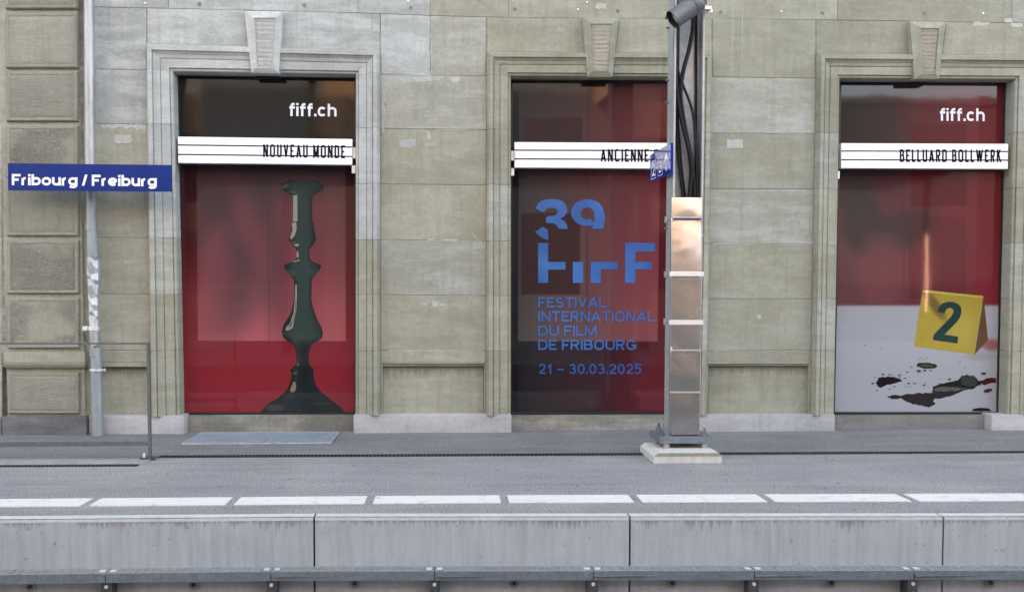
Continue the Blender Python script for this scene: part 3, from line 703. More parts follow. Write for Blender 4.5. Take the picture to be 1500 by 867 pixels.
# ------------------------------------------------------------------ lettering: a plain grotesque drawn with strokes
def arcp(cx_, cy_, rx, ry, a0, a1, n=14, e=2.25):
    o = []
    for i in range(n+1):
        a = math.radians(a0+(a1-a0)*i/n); c, s = math.cos(a), math.sin(a)
        o.append((cx_+rx*math.copysign(abs(c)**(2/e), c), cy_+ry*math.copysign(abs(s)**(2/e), s)))
    return o
GW = dict(A=.74, B=.66, C=.70, D=.70, E=.58, F=.55, G=.74, I=.0, K=.70, L=.53, M=.84, N=.71, O=.76, R=.66, S=.64, T=.62, U=.69, V=.70, W=1.05,
          f=.36, r=.36, i=.0, b=.58, o=.60, u=.55, g=.58, e=.58, c=.54, h=.55)
GW.update({'0': .60, '1': .36, '2': .58, '3': .60, '5': .58, '.': .0, '–': .60, '-': .34, '/': .34})
def glyph(ch, w_, t, e=2.25):
    """strokes of one letter, width w_, cap height 1, pen t; coordinates in cap heights"""
    X = lambda x: t/2+x*(w_-t); Y = lambda y: t/2+y*(1-t); XH = .745; B = lambda y: t/2+y*(XH-t)
    m = lambda pts, f=Y: [(X(a), f(b)) for a, b in pts]
    A = lambda cx_, cy_, rx, ry, a0, a1, f=Y, n=14: m(arcp(cx_, cy_, rx, ry, a0, a1, n, e), f)
    q = 9
    S = {
     'I': [m([(0,-q),(0,q)])], 'L': [m([(0,q),(0,0),(q,0)])], 'T': [m([(-q,1),(q,1)]), m([(.5,.98),(.5,-q)])], 'E': [m([(q,1),(0,1),(0,0),(q,0)]), m([(0,.51),(.93,.51)])],
     'F': [m([(q,1),(0,1),(0,-q)]), m([(0,.49),(.90,.49)])], 'O': [A(.5,.5,.5,.5,0,360,n=40)], 'U': [m([(0,q)])+m([(0,.4)])+A(.5,.36,.5,.36,180,360)+m([(1,.4),(1,q)])],
     'D': [m([(0,-q),(0,q)]), m([(0,1),(.42,1)])+A(.42,.5,.58,.5,90,-90)+m([(.42,0),(0,0)])], 'V': [m([(-.22,1.6),(.5,-.02)]), m([(.5,-.02),(1.22,1.6)])],
     'A': [m([(-.18,-.4),(.5,1.04)]), m([(.5,1.04),(1.18,-.4)]), m([(.18,.27),(.82,.27)])], 'N': [m([(0,-q),(0,q)]), m([(1,-q),(1,q)]), m([(-.12,1.2),(1.12,-.2)])],
     'M': [m([(0,-q),(0,q)]), m([(1,-q),(1,q)]), m([(-.06,1.16),(.5,.0)]), m([(.5,.0),(1.06,1.16)])], 'W': [m([(-.1,1.5),(.26,-.04)]), m([(.26,-.04),(.5,1.03)]), m([(.5,1.03),(.74,-.04)]), m([(.74,-.04),(1.1,1.5)])],
     'K': [m([(0,-q),(0,q)]), m([(0,.35),(1.05,1.35)]), m([(.35,.62),(1.1,-.25)])],
     'B': [m([(0,-q),(0,q)]), m([(0,1),(.5,1)])+A(.5,.765,.42,.235,90,-90)+m([(0,.53)]), m([(.5,.53)])+A(.54,.265,.46,.265,90,-90)+m([(0,0)])],
     'R': [m([(0,-q),(0,q)]), m([(0,1),(.5,1)])+A(.5,.745,.46,.255,90,-90)+m([(0,.49)]), m([(.48,.52),(1.08,-.3)])],
     'C': [A(.5,.5,.5,.5,38,322,n=30)], 'G': [A(.5,.5,.5,.5,40,330,n=30), m([(.55,.43),(1.0,.43),(.98,.05)])],
     'S': [A(.49,.745,.44,.255,28,270)+A(.51,.245,.47,.245,90,-152)],
     'f': [m([(.35,-q),(.35,.7)])+A(.80,.72,.45,.28,180,90)+m([(1.25,1)]), [(X(-.25), XH-t/2), (X(1.3), XH-t/2)]],
     'r': [m([(0,-q),(0,1)], B)+[], A(.75,.42,.75,.56,180,82,B)], 'i': [m([(0,-q),(0,1+t*.65)], B), 'dot'], 'b': [m([(0,-q),(0,q)]), A(.5,.5,.5,.5,0,360,B,34)],
     'o': [A(.5,.5,.5,.5,0,360,B,34)], 'u': [m([(0,1.3)],B)+m([(0,.4)],B)+A(.5,.4,.5,.4,180,360,B)+m([(1,.45)],B), m([(1,-q),(1,1+t)], B)], 'h': [m([(0,-q),(0,q)]), A(.5,.58,.5,.42,180,0,B)+m([(1,-q)],B)],
     'g': [A(.5,.52,.5,.48,0,360,B,34), m([(1,1+t),(1,-.05)],B)+A(.5,-.08,.5,.36,0,-150,B)], 'e': [m([(0.02,.47),(.98,.47)],B), A(.5,.5,.5,.5,0,318,B,30)], 'c': [A(.5,.5,.5,.5,42,318,B,28)],
     '0': [A(.5,.5,.5,.5,0,360,n=40)], '1': [m([(1,-q),(1,q)]), m([(.95,.95),(.45,.72),(-.1,.72)])], '2': [A(.5,.70,.47,.30,172,-32)+m([(.52,.34),(.02,.0)]), m([(-.0,0),(q,0)])],
     '3': [A(.46,.755,.42,.245,160,-90), A(.48,.262,.5,.262,90,-158)], '5': [m([(q,1),(.14,1),(.07,.48)]), A(.47,.315,.5,.315,128,-155)],
     '.': ['pt'], '–': [m([(-.0,.42),(q,.42)])], '-': [m([(-q,.36),(q,.36)])], '/': [[(X(-.35),-.3),(X(1.35),1.3)]]}
    return S[ch]
def clip_poly(pg, axis, lim, keep_less):
    o = []
    for i in range(len(pg)):
        a, b = pg[i], pg[(i+1) % len(pg)]; ia = (a[axis] <= lim) == keep_less or a[axis] == lim; ib = (b[axis] <= lim) == keep_less or b[axis] == lim
        if ia: o.append(a)
        if ia != ib:
            s = (lim-a[axis])/(b[axis]-a[axis]); o.append((a[0]+(b[0]-a[0])*s, a[1]+(b[1]-a[1])*s))
    return o
def glyph_polys(ch, w_, t, e=2.25):
    """list of (layer, polygon)"""
    w_ = max(w_, t); XH = .745; desc = -.27; out = []
    if ch in 'irfbouegch' : pass
    top = XH if ch in 'ourgec' else 1.0; bot = desc if ch == 'g' else 0.0
    for li, st in enumerate(glyph(ch, w_, t, e)):
        if st == 'dot': out.append((li, [(0, 1-t*.95), (t, 1-t*.95), (t, 1), (0, 1)])); continue
        if st == 'pt': out.append((li, [(0, 0), (t*1.1, 0), (t*1.1, t*1.1), (0, t*1.1)])); continue
        tt = XH if (ch == 'i') else top
        st = [p for i, p in enumerate(st) if i == 0 or abs(p[0]-st[i-1][0])+abs(p[1]-st[i-1][1]) > 1e-6]
        n_ = len(st); cl = abs(st[0][0]-st[-1][0])+abs(st[0][1]-st[-1][1]) < 1e-6
        L_, R_ = [], []
        for i, p in enumerate(st):
            a = st[i-1] if i else (st[-2] if cl else None); b = st[i+1] if i < n_-1 else (st[1] if cl else None)
            ds = []
            for u_, v_ in ((a, p), (p, b)):
                if u_ is None or v_ is None: continue
                dx, dy = v_[0]-u_[0], v_[1]-u_[1]; l = math.hypot(dx, dy) or 1e-9; ds.append((dx/l, dy/l))
            dx = sum(d[0] for d in ds); dy = sum(d[1] for d in ds); l = math.hypot(dx, dy) or 1e-9; nx, ny = -dy/l, dx/l
            k = 1.0
            if len(ds) == 2: k = 1/max(.5, (-ds[0][1])*nx+ds[0][0]*ny)
            L_.append((p[0]+nx*t/2*k, p[1]+ny*t/2*k)); R_.append((p[0]-nx*t/2*k, p[1]-ny*t/2*k))
        for i in range(n_-1):
            pg = [L_[i], L_[i+1], R_[i+1], R_[i]]
            for ax_, lim, kl in ((1, tt, True), (1, bot, False), (0, w_, True), (0, 0, False)):
                if len(pg) >= 3: pg = clip_poly(pg, ax_, lim, kl)
            if len(pg) >= 3: out.append((li, pg))
    return out
def write(name, txt, g, H, Wd, m, parent, t=.19, gap=.13, space=.30, e=2.25, per_letter=True):
    """g(u,v): u,v in 0..1 over the cap-height box, Wd and H its size in metres; letters are fitted to the width"""
    ratio = Wd/H; k = 1.0
    def total(k): 
        s = 0
        for i, ch in enumerate(txt): s += (space if ch == ' ' else max(GW[ch]*k, t if ch not in '.i' else t))
            
        s += gap*sum(1 for i in range(len(txt)-1) if txt[i] != ' ' and txt[i+1] != ' '); return s
    lo, hi = .2, 3
    for _ in range(16):
        k = (lo+hi)/2
        if total(k) > ratio: hi = k
        else: lo = k
    e1 = g(1, 0)-g(0, 0); e2 = g(0, 1)-g(0, 0); nn = e1.cross(e2).normalized()*.00012
    pos = 0; mb = MB(); obs = []
    for i, ch in enumerate(txt):
        if ch == ' ': pos += space; continue
        wd = max(GW[ch]*k, t)
        if per_letter: mb = MB()
        for li, pg in glyph_polys(ch, wd, t, e):
            mb.add([g((pos+x)/ratio, y)+nn*(li+1) for x, y in pg], [tuple(range(len(pg)))])
        if per_letter: obs.append(mb.build(name, m, parent, fix=False))
        pos += wd+(gap if i+1 < len(txt) and txt[i+1] != ' ' else 0)
    if not per_letter: obs.append(mb.build(name, m, parent, fix=False))
    return obs
def write_px(name, txt, c, Y, m, parent, **kw):
    g = quadmap(c, Y); return write(name, txt, g, (g(0, 1)-g(0, 0)).length, (g(1, 0)-g(0, 0)).length, m, parent, **kw)

# ------------------------------------------------------------------ windows with printed film
def film_mat():
    def nd(t, b):
        q = N(t); at = q.n('ShaderNodeAttribute', attribute_name='ink'); pa = q.n('ShaderNodeAttribute', attribute_name='perf')
        g = q.n('ShaderNodeNewGeometry'); sp = q.n('ShaderNodeSeparateXYZ'); q.link(g.outputs['Position'], sp.inputs[0])
        k = 2*math.pi/.0212
        sx = q.math('SINE', q.math('MULTIPLY', sp.outputs['X'], k)); sz = q.math('SINE', q.math('MULTIPLY', sp.outputs['Z'], k))
        d = q.ramp(q.math('MULTIPLY', q.math('ADD', sx, sz), .5), -.0, .75)   # dark dots
        dots = q.math('MULTIPLY', q.math('MULTIPLY', d, pa.outputs["Fac"]), .27)
        c = q.mix(dots, at.outputs['Color'], (.004, .006, .006))
        q.link(c, b.inputs['Base Color'])
        q.link(q.math('ADD', q.math('MULTIPLY', pa.outputs['Fac'], .015), .025), b.inputs['Roughness'])
        q.bump(q.noise(q.coord(), 1.6, 2, .5), b, .05, .02)
    return mat('printed_film', (.3, .05, .05), .1, 0, .4, nd)
M['film'] = film_mat()
GAIN = .745      # albedo of the ink that shows as the photo's value in this light
def ink_mesh(name, grid_px, cols, perf, Y, parent):
    """grid_px: (nz,nx,2) px coordinates; cols sRGB (nz,nx,3); perf (nz,nx)"""
    nz, nx, _ = grid_px.shape
    v = [P(grid_px[j, i, 0], grid_px[j, i, 1], Y) for j in range(nz) for i in range(nx)]
    f = [(j*nx+i, (j+1)*nx+i, (j+1)*nx+i+1, j*nx+i+1) for j in range(nz-1) for i in range(nx-1)]
    o = MB().add(v, f).build(name, M['film'], parent, fix=False); me = o.data
    a = me.color_attributes.new('ink', 'FLOAT_COLOR', 'POINT'); c = np.ones((nz*nx, 4), np.float32); c[:, :3] = (lin(np.clip(np.asarray(cols)*.93+9, 0, 255)).reshape(-1, 3)*GAIN)
    a.data.foreach_set('color', c.ravel())
    p = me.attributes.new('perf', 'FLOAT', 'POINT'); p.data.foreach_set('value', perf.astype(np.float32).ravel()); return o
def qgrid(c, nx, nz):
    c = np.array(c, float); u = np.linspace(0, 1, nx)[None, :, None]; t = np.linspace(0, 1, nz)[:, None, None]
    return (c[0]*(1-u)+c[1]*u)*(1-t)+(c[3]*(1-u)+c[2]*u)*t
def tab(y, ys, cs): return np.stack([np.interp(y, ys, [c[k] for c in cs]) for k in range(3)], -1)
def blob(X, Y, cx_, cy_, rx, ry, soft=1.0, ang=0):
    ca, sa = math.cos(ang), math.sin(ang); dx = (X-cx_); dy = (Y-cy_)
    d = np.sqrt(((dx*ca+dy*sa)/rx)**2+((-dx*sa+dy*ca)/ry)**2); return np.clip((1+soft*.5-d)/soft, 0, 1)**2*(3-2*np.clip((1+soft*.5-d)/soft, 0, 1))
def over(C, c, a): return C*(1-a[..., None])+np.array(c, float)*a[..., None]
def inrect(X, Y, x0, x1, y0, y1): return ((X > x0) & (X < x1) & (Y > y0) & (Y < y1)).astype(float)
def bars_grid(px0, px1, breaks, n_):
    """x (or y) positions with duplicated lines at breaks so that the edge stays crisp"""
    a = list(np.linspace(px0, px1, n_)); 
    for b in breaks: a += [b-.15, b+.15]
    return np.array(sorted(a))
def window(corners, brx, bry, colfn, nx=130, nz=250, lab=None):
    """corners: glass TL,TR,BR,BL in px at recess depth"""
    YW = .18; W = MB(); q = [P(x, y, YW) for x, y in corners]; cen = sum(q, Vector())/4
    def ins(d, Y): return [Vector((p.x+(d if p.x < cen.x else -d), Y, p.z+(d if p.z < cen.z else -d))) for p in q]
    a, b = ins(-.03, YW-.012), ins(.010, YW-.012); c = ins(.010, YW+.01); e = ins(-.03, YW+.09)
    v = a+b+c+e; f = [(i, (i+1) % 4, 4+(i+1) % 4, 4+i) for i in range(4)]+[(4+i, 4+(i+1) % 4, 8+(i+1) % 4, 8+i) for i in range(4)]+[(12+i, 12+(i+1) % 4, (i+1) % 4, i) for i in range(4)]
    fr = MB().add(v, f).build('window', M['black'], bld)
    if lab: fr['label'] = lab
    c = np.array(corners, float)
    u = bars_grid(0, 1, brx, nx); t = bars_grid(0, 1, bry, nz)
    U, T = np.meshgrid(u, t)
    g = (c[0]*(1-U[..., None])+c[1]*U[..., None])*(1-T[..., None])+(c[3]*(1-U[..., None])+c[2]*U[..., None])*T[..., None]
    cols, perf = colfn(g[..., 0], g[..., 1], U, T)
    pane = ink_mesh('printed_pane', g, cols, perf, YW, fr)
    return fr, pane

# window 1: candlestick in front of blurred fingers
C1 = [(261.5, 110.5), (520.8, 114.3), (521.3, 604.8), (266.5, 604.8)]
u1 = (.097, .945); t1 = (.0, .784)
def col1(X, Y, U, T):
    perf = ((U > u1[0]) & (U < u1[1]) & (T < t1[1]) & (T > .02)).astype(float)
    Ci = tab(Y, [110, 150, 195, 250, 300, 350, 400, 450, 500, 560, 605], [(34,29,26),(32,30,28),(34,32,30),(54,40,42),(98,60,64),(108,64,70),(128,68,74),(164,86,92),(186,94,100),(180,88,96),(180,88,96)])
    Co = tab(Y, [110, 200, 240, 300, 350, 400, 450, 498, 540, 605], [(22,20,20),(26,24,25),(40,20,24),(62,22,26),(78,24,28),(94,26,33),(112,30,38),(132,32,42),(138,34,44),(140,40,50)])
    C = Co*(1-perf[..., None])+Ci*perf[..., None]
    red = np.clip((np.abs(X-440)/70), 0, 1)
    C = over(C, (150, 62, 70), perf*np.clip((Y-250)/180, 0, 1)*(1-red)*.55)
    # blurred fingers
    for (cx_, cy_, rx, ry, an) in [(338, 292, 15, 26, .15), (352, 380, 22, 46, .5), (385, 300, 14, 60, .1), (300, 320, 14, 30, .3), (400, 400, 16, 60, -.1), (345, 450, 22, 40, .5)]:
        C = over(C, (48, 44, 48), blob(X, Y, cx_, cy_, rx*1.2, ry*1.1, 1.9, an)*.42)
    for (cx_, cy_, rx, ry, an) in [(365, 340, 14, 66, -.35), (384, 352, 14, 40, -.1), (318, 375, 16, 50, -.35), (300, 450, 30, 50, -.2)]:
        C = over(C, (140, 70, 76), blob(X, Y, cx_, cy_, rx, ry, 1.9, an)*.4)
    line = np.exp(-((X-394)/.8)**2)*perf*.25; C = over(C, (40, 34, 34), line)
    C = over(C, (140, 90, 92), np.exp(-((Y-421)/1.0)**2)*perf*.2)
    C = over(C, (24, 16, 18), inrect(X, Y, 261, 288, 240, 243)*.5)
    return C, perf
w1, p1 = window(C1, u1, t1[1:], col1, lab='window with a printed picture of a black candlestick on red')
# candlestick print
prof = []
for (yy, l, r) in [(60,215,330),(66,185,362),(75,160,385),(88,142,402),(100,135,412),(112,137,408),(125,147,398),(138,168,375),(150,188,352),(160,210,336),(240,211,335),(318,211,335),(330,206,344),(380,200,350),(410,195,355),(430,189,360),(450,188,358),(462,198,348),(475,213,336),(500,234,318),(540,236,317),(562,234,320),(578,215,340),(588,185,365),(598,158,388),(606,155,393),(618,158,390),(635,168,378),(650,180,366),(665,195,352),(680,209,340),(700,219,333),(760,222,330),(830,219,330)]:
    prof.append((250+yy/4.335, 380+l/4.335, 380+r/4.335))
for (yy, l, r) in [(0,255,390),(40,248,398),(80,240,410),(120,222,424),(150,202,436),(175,186,450),(200,175,464),(240,168,475),(262,172,473),(280,180,468),(292,195,452),(300,207,440),(320,238,406),(335,252,390),(350,263,381),(400,275,369),(450,277,370),(475,270,374),(490,262,382),(508,240,400),(520,230,409),(530,232,408),(540,242,402),(570,240,407),(600,233,412),(630,224,422),(650,214,434),(672,200,452),(690,184,472),(706,165,492),(720,148,512),(732,135,525),(745,108,540),(760,80,562),(780,54,588),(800,34,610),(818,18,626),(834,5,640)]:
    prof.append((440+yy/5.1, 380+l/5.1, 380+r/5.1))
yy = np.array([p[0] for p in prof]); ll = np.array([p[1] for p in prof]); rr2 = np.array([p[2] for p in prof])
ys = np.linspace(yy[0], 604.2, 230); l_, r_ = np.interp(ys, yy, ll), np.interp(ys, yy, rr2)
u = np.linspace(0, 1, 36); gx = l_[:, None]*(1-u)+r_[:, None]*u; gy = np.repeat(ys[:, None], 36, 1)
X, Yp = gx, gy; U = np.repeat(u[None], 230, 0)
C = tab(Yp, [260, 400, 495, 505, 604], [(46, 58, 56), (48, 64, 60), (50, 66, 62), (26, 29, 32), (34, 42, 43)])
C = over(C, (26, 30, 32), np.clip(1-U*4, 0, 1)*.8); C = over(C, (30, 34, 36), np.clip((U-.8)*5, 0, 1)*.7)
C = over(C, (20, 24, 26), np.exp(-((U-.62)/.12)**2)*(Yp > 500)*.5)
C = over(C, (88, 92, 88), np.exp(-((U-.2)/.09)**2)*((Yp > 498) & (Yp < 585))*.25)
C = over(C, (84, 82, 80), blob(X, Yp, 402, 597, 14, 5, .6)*.55); C = over(C, (70, 72, 70), blob(X, Yp, 425, 489, 14, 3, .8)*.5)
C = over(C, (92, 92, 86), blob(X, Yp, 416, 274, 9, 3, .8, -.5)*.6); C = over(C, (80, 82, 78), blob(X, Yp, 428, 282, 8, 2.5, .8)*.5)
C = over(C, (72, 80, 76), blob(X, Yp, 424, 400, 9, 5, .8)*.6); C = over(C, (66, 76, 72), blob(X, Yp, 460, 399, 8, 5, .8)*.5)
C = over(C, (78, 82, 78), blob(X, Yp, 430, 356, 6, 2.5, .8)*.7); C = over(C, (66, 66, 62), blob(X, Yp, 470, 591, 18, 2, .9)*.4)
ink_mesh('candlestick_print', np.stack([gx, gy], -1), C, (gy < 498.5).astype(float), .1785, w1)
def flat(name, pts, col, Y, parent, perf=0):
    """small flat printed shape, fan-filled"""
    n_ = len(pts); cx_ = sum(p[0] for p in pts)/n_; cy_ = sum(p[1] for p in pts)/n_
    me_v = [P(x, y, Y) for x, y in pts]
    bm = bmesh.new(); vs = [bm.verts.new(p) for p in me_v]; fc = bm.faces.new(vs); fc.normal_update(); bmesh.ops.triangulate(bm, faces=[fc]); bm.normal_update()
    me = bpy.data.meshes.new(name); bm.to_mesh(me); bm.free(); me.materials.append(M['film'])
    o = bpy.data.objects.new(name, me); COL.objects.link(o); attach(o, parent)
    a = me.color_attributes.new('ink', 'FLOAT_COLOR', 'POINT'); k = len(me.vertices); c = np.ones((k, 4), np.float32); c[:, :3] = lin(col)*GAIN; a.data.foreach_set('color', c.ravel())
    p = me.attributes.new('perf', 'FLOAT', 'POINT'); p.data.foreach_set('value', np.full(k, perf, np.float32)); return o
Z4 = lambda x, y: (230+x/3.335, 240+y/3.335)
Z5 = lambda x, y: (230+x/3.335, 440+y/3.335)
for pts in ([(665,155),(685,152),(687,280),(664,284)], [(658,290),(680,284),(682,320),(672,352),(655,372),(650,355),(662,325)], [(684,425),(690,428),(692,455),(685,462),(681,448)], [(666,478),(696,466),(698,472),(668,482)],
            [(676,590),(682,590),(684,640),(680,720),(668,770),(664,800),(640,815),(627,812),(632,795),(650,780),(668,720),(674,650)], [(668,395),(690,390),(694,400),(680,405)]):
    flat('highlight_print', [Z4(*p) for p in pts], (150, 150, 138), .1770, w1, .8)
flat('highlight_print', [Z4(*p) for p in [(677,660),(680,662),(676,725),(662,770),(656,792),(640,800),(646,790),(660,770),(673,720)]], (98, 92, 78), .1760, w1, .8)
flat('highlight_print', [Z5(*p) for p in [(668,395),(676,400),(680,425),(672,446),(655,447),(650,436),(658,415)]], (136, 126, 98), .1770, w1)
flat('highlight_print', [Z5(*p) for p in [(684,302),(692,306),(692,318),(682,318)]], (96, 92, 80), .1770, w1)
flat('highlight_print', [Z5(*p) for p in [(664,352),(686,350),(684,357),(668,360)]], (92, 92, 84), .1770, w1)
write_px('letter', 'fiff.ch', [(423.5, 151), (493, 152.5), (493, 171), (423.5, 170.3)], .1765, M['fiffwhite'], w1, t=.175, gap=.10)

# window 2: festival lettering on a dark to red gradient
C2 = [(749.4, 117.8), (1000.5, 120.2), (993, 604), (748.3, 603.6)]
u2 = (.040, .875)
def col2(X, Y, U, T):
    perf = ((U > u2[0]) & (U < u2[1]) & (T < .7845) & (T > .02)).astype(float)
    h = np.clip((X-762)/200, 0, 1)
    up_ = np.clip((Y-120)/300, 0, 1)
    left = tab(Y, [118, 250, 400, 498], [(46,44,42),(60,56,54),(72,66,62),(84,80,76)]); right = tab(Y, [118, 250, 400, 498], [(96,44,46),(118,56,60),(140,66,72),(150,78,84)])
    Ci = left*(1-h[..., None])+right*h[..., None]
    lo = tab(X, [748, 800, 880, 940, 985], [(30,28,32),(44,36,40),(62,34,40),(98,32,42),(116,30,42)])
    lo = lo*(.8+.2*np.clip((Y-500)/60, 0, 1))[..., None]
    lo = np.where((U < .04)[..., None], np.array((24, 20, 24.)), lo)
    C = lo*(1-perf[..., None])+Ci*perf[..., None]
    C = over(C, (52, 24, 26), inrect(X, Y, 764, 850, 313, 432)*perf*.8); C = over(C, (52, 26, 28), inrect(X, Y, 768, 853, 173, 209)*.75)  # reflections of posters painted into the ink as dark rectangles
    C = over(C, (36, 34, 34), np.exp(-((X-860)/.8)**2)*perf*.6)
    return C, perf
w2, p2 = window(C2, u2, (.7845,), col2, lab='window with blue festival lettering on a dark to red print')
LY = .1765
def blue_mat():
    def nd(t, b):
        q = N(t); g = q.n('ShaderNodeNewGeometry'); n_ = q.noise(q.coord(), 3, 3, .5)
        q.link(q.mix(q.ramp(n_, .35, .65), (.022, .088, .30), (.04, .14, .40)), b.inputs['Base Color'])
    return mat('blue_vinyl', (.03, .12, .5), .3, 0, .5, nd)
M['bluev'] = blue_mat()
M['bluev2'] = mat('blue_vinyl_dull', (.020, .075, .26), .3, 0, .5)
K = lambda x, y: (770+x/5.1, 270+y/5.1)
def poly2(name, polys, Y, m, parent):
    mb = MB(); d = 0
    for pg in polys:
        vs = [P(x, y, Y-d) for x, y in pg]; mb.add(vs, [tuple(range(len(vs)))]); d += .0004
    bm = bmesh.new(); me = bpy.data.meshes.new(name); me.from_pydata(mb.v, [], mb.f); bm.from_mesh(me); bm.normal_update(); bmesh.ops.triangulate(bm, faces=bm.faces); bm.to_mesh(me); bm.free()
    me.materials.append(m); o = bpy.data.objects.new(name, me); COL.objects.link(o); attach(o, parent); return o
def stroke(path, w_, name, Y, m, parent, mapf):
    """thick poly-line with smooth joints"""
    pts = [np.array(p, float) for p in path]; a = []; b = []
    for i, p in enumerate(pts):
        t = pts[min(i+1, len(pts)-1)]-pts[max(i-1, 0)]; t = t/np.linalg.norm(t); n_ = np.array([-t[1], t[0]]); ww = w_[i] if hasattr(w_, '__len__') else w_
        a.append(p+n_*ww/2); b.append(p-n_*ww/2)
    vs = [P(*mapf(*p), Y) for p in a+b]; k = len(pts)
    return MB().add(vs, [(i, i+1, i+1+k, i+k) for i in range(k-1)]).build(name, m, parent, fix=False)
logo = [[(93,438),(168,438),(168,580),(297,580),(297,637),(168,637),(168,736),(93,736)], [(352,580),(430,580),(430,736),(352,736)],
        [(486,580),(687,580),(687,635),(562,635),(562,736),(486,736)], [(743,438),(967,438),(967,503),(820,503),(820,580),(945,580),(945,635),(820,635),(820,736),(743,736)]]
for pg in logo: poly2('logo_letter', [[K(*p) for p in pg]], LY, M['bluev'], w2)
# digit 3 : outline, and its cut-off foot
three = [(75,180),(88,150),(110,128),(145,114),(190,110),(240,113),(278,128),(302,152),(312,190),(306,218),(288,240),(255,257),(285,272),(306,298),(315,333),(243,333),(238,312),(222,298),(195,290),(153,288),(153,238),(200,237),(228,228),(240,208),(236,190),(218,178),(190,175),(160,182),(147,195),(137,214)]
three = [q for i in range(len(three)) for q in ((three[i], three[i]) if 22 < i < 26 or 18 <= i < 20 or i in (14, 0, 32) else tuple((three[i][0]*(1-k)+three[(i+j) % len(three)][0]*k, three[i][1]*(1-k)+three[(i+j) % len(three)][1]*k) for j, k in ((-1, .25), (1, .25))))]
three = [p for i, p in enumerate(three) if p != three[i-1]]
poly2('logo_digit', [[K(*p) for p in three]], LY, M['bluev'], w2)
poly2('logo_digit', [[K(*p) for p in [(133,317),(148,330),(167,343),(169,417),(140,410),(105,388),(70,356)]]], LY, M['bluev'], w2)
no, ni = [], []
for i in range(49):
    a = math.radians(62+i*(298)/48)   # ring, starts lower right, going round
    no.append((462+122*math.cos(a), 212+100*math.sin(a))); ni.append((460+50*math.cos(a), 218+44*math.sin(a)))
vs = [P(*K(*p), LY) for p in no+ni]
MB().add(vs, [(i, i+1, i+50, i+49) for i in range(48)]).build('logo_digit', M['bluev'], w2, fix=False)
poly2('logo_digit', [[K(*p) for p in [(510,218),(584,212),(592,235),(590,290),(580,333),(498,333),(508,300),(514,265)]]], LY-.0006, M['bluev'], w2)
T2 = [('FESTIVAL', 788.4, 887.8, 435.2, 450.4), ('INTERNATIONAL', 788.4, 958.9, 455.6, 470.9), ('DU FILM', 788.4, 874, 476.6, 491.6), ('DE FRIBOURG', 788.4, 932, 497.6, 512.4), ('21 – 30.03.2025', 789, 939.6, 532.6, 547.6)]
for tx, x0, x1, y0, y1 in T2:
    write_px('letter', tx, [(x0, y0), (x1, y0), (x1, y1), (x0, y1)], LY, M['bluev2'] if y0 > 520 else M['bluev'], w2, t=.17, gap=.125, space=.50)

# window 3: evidence marker on a white table
C3 = [(1230.8, 120.3), (1471.5, 122.6), (1460.3, 604.3), (1221, 604.3)]
def col3(X, Y, U, T):
    perf = ((U < .845) & (T < .785) & (T > .01)).astype(float)
    h = np.clip((X-1225)/130, 0, 1)
    top = tab(X, [1225, 1300, 1350, 1470], [(34,31,32),(54,38,40),(92,38,44),(118,38,48)])
    mid = tab(X, [1225, 1270, 1330, 1400, 1470], [(110,66,70),(96,60,64),(100,48,54),(118,44,52),(124,38,48)])
    k = np.clip((Y-200)/120, 0, 1)[..., None]; C = top*(1-k)+mid*k
    C = np.where(((U > .845) & (Y < 445))[..., None], C*.0+tab(Y, [118, 300, 445], [(92,24,32),(112,26,36),(126,30,40)]), C)
    dk = np.clip(blob(X, Y, 1262, 315, 26, 60, 1.0, -.25)+blob(X, Y, 1290, 345, 52, 26, 1.0, .1)+blob(X, Y, 1335, 330, 36, 22, 1.0, -.3), 0, 1)
    C = over(C, (46, 50, 50), dk*.62)
    C = over(C, (138, 72, 76), blob(X, Y, 1292, 398, 38, 54, .9)*(Y > 340)*.6)
    C = over(C, (146, 58, 60), blob(X, Y, 1352, 390, 26, 36, .8)*.45)
    C = over(C, (86, 22, 30), inrect(X, Y, 1334, 1416, 182, 302)*.6); C = over(C, (84, 28, 34), inrect(X, Y, 1331, 1416, 319, 438)*.35)  # mirrored posters, their reflection painted into the ink colour
    C = over(C, (52, 40, 42), np.exp(-((X-1324)/.8)**2)*perf*.4)
    tb_ = 1/(1+np.exp(-(Y-447.5)/.6)); white = tab(Y, [447, 500, 560, 605], [(178, 180, 187), (178, 182, 190), (176, 181, 190), (174, 179, 188)])
    C = C*(1-tb_[..., None])+white*tb_[..., None]
    C = over(C, (150, 60, 58), blob(X, Y, 1452, 505, 14, 8, 1.2)*.7*(Y > 448)); C = over(C, (128, 124, 124), blob(X, Y, 1438, 522, 22, 6, 1.5)*.3)
    C = over(C, (176, 178, 186), blob(X, Y, 1290, 540, 50, 20, 1.5)*.2)
    return C, perf
w3, p3 = window(C3, (.845,), (.785,), col3, lab='window with a printed yellow number marker on a white table')
Q3 = lambda x, y: (1300+x/4.128, 400+y/4.128)
def prnt(name, pts, colr, d, perf=0, f_=Q3): return flat(name, [f_(*p) for p in pts], colr, .18-d, w3, perf)
gg = qgrid([Q3(212, 106), Q3(580, 138), Q3(525, 492), Q3(160, 442)], 34, 34); 
Cc = tab(gg[..., 1], [425, 470, 520], [(168, 150, 52), (186, 166, 62), (184, 162, 58)])
Cc = over(Cc, (98, 74, 44), blob(gg[..., 0], gg[..., 1], 1370, 448, 7, 24, 1.2, -.6)*.75); Cc = over(Cc, (120, 92, 54), inrect(gg[..., 0], gg[..., 1], 1350, 1378, 424, 432)*.5)
Cc = over(Cc, (206, 186, 90), blob(gg[..., 0], gg[..., 1], 1410, 480, 14, 26, 1.2)*.4)
ink_mesh('marker_print', gg, Cc, (gg[..., 1] < 500).astype(float)*.6, .1787, w3)
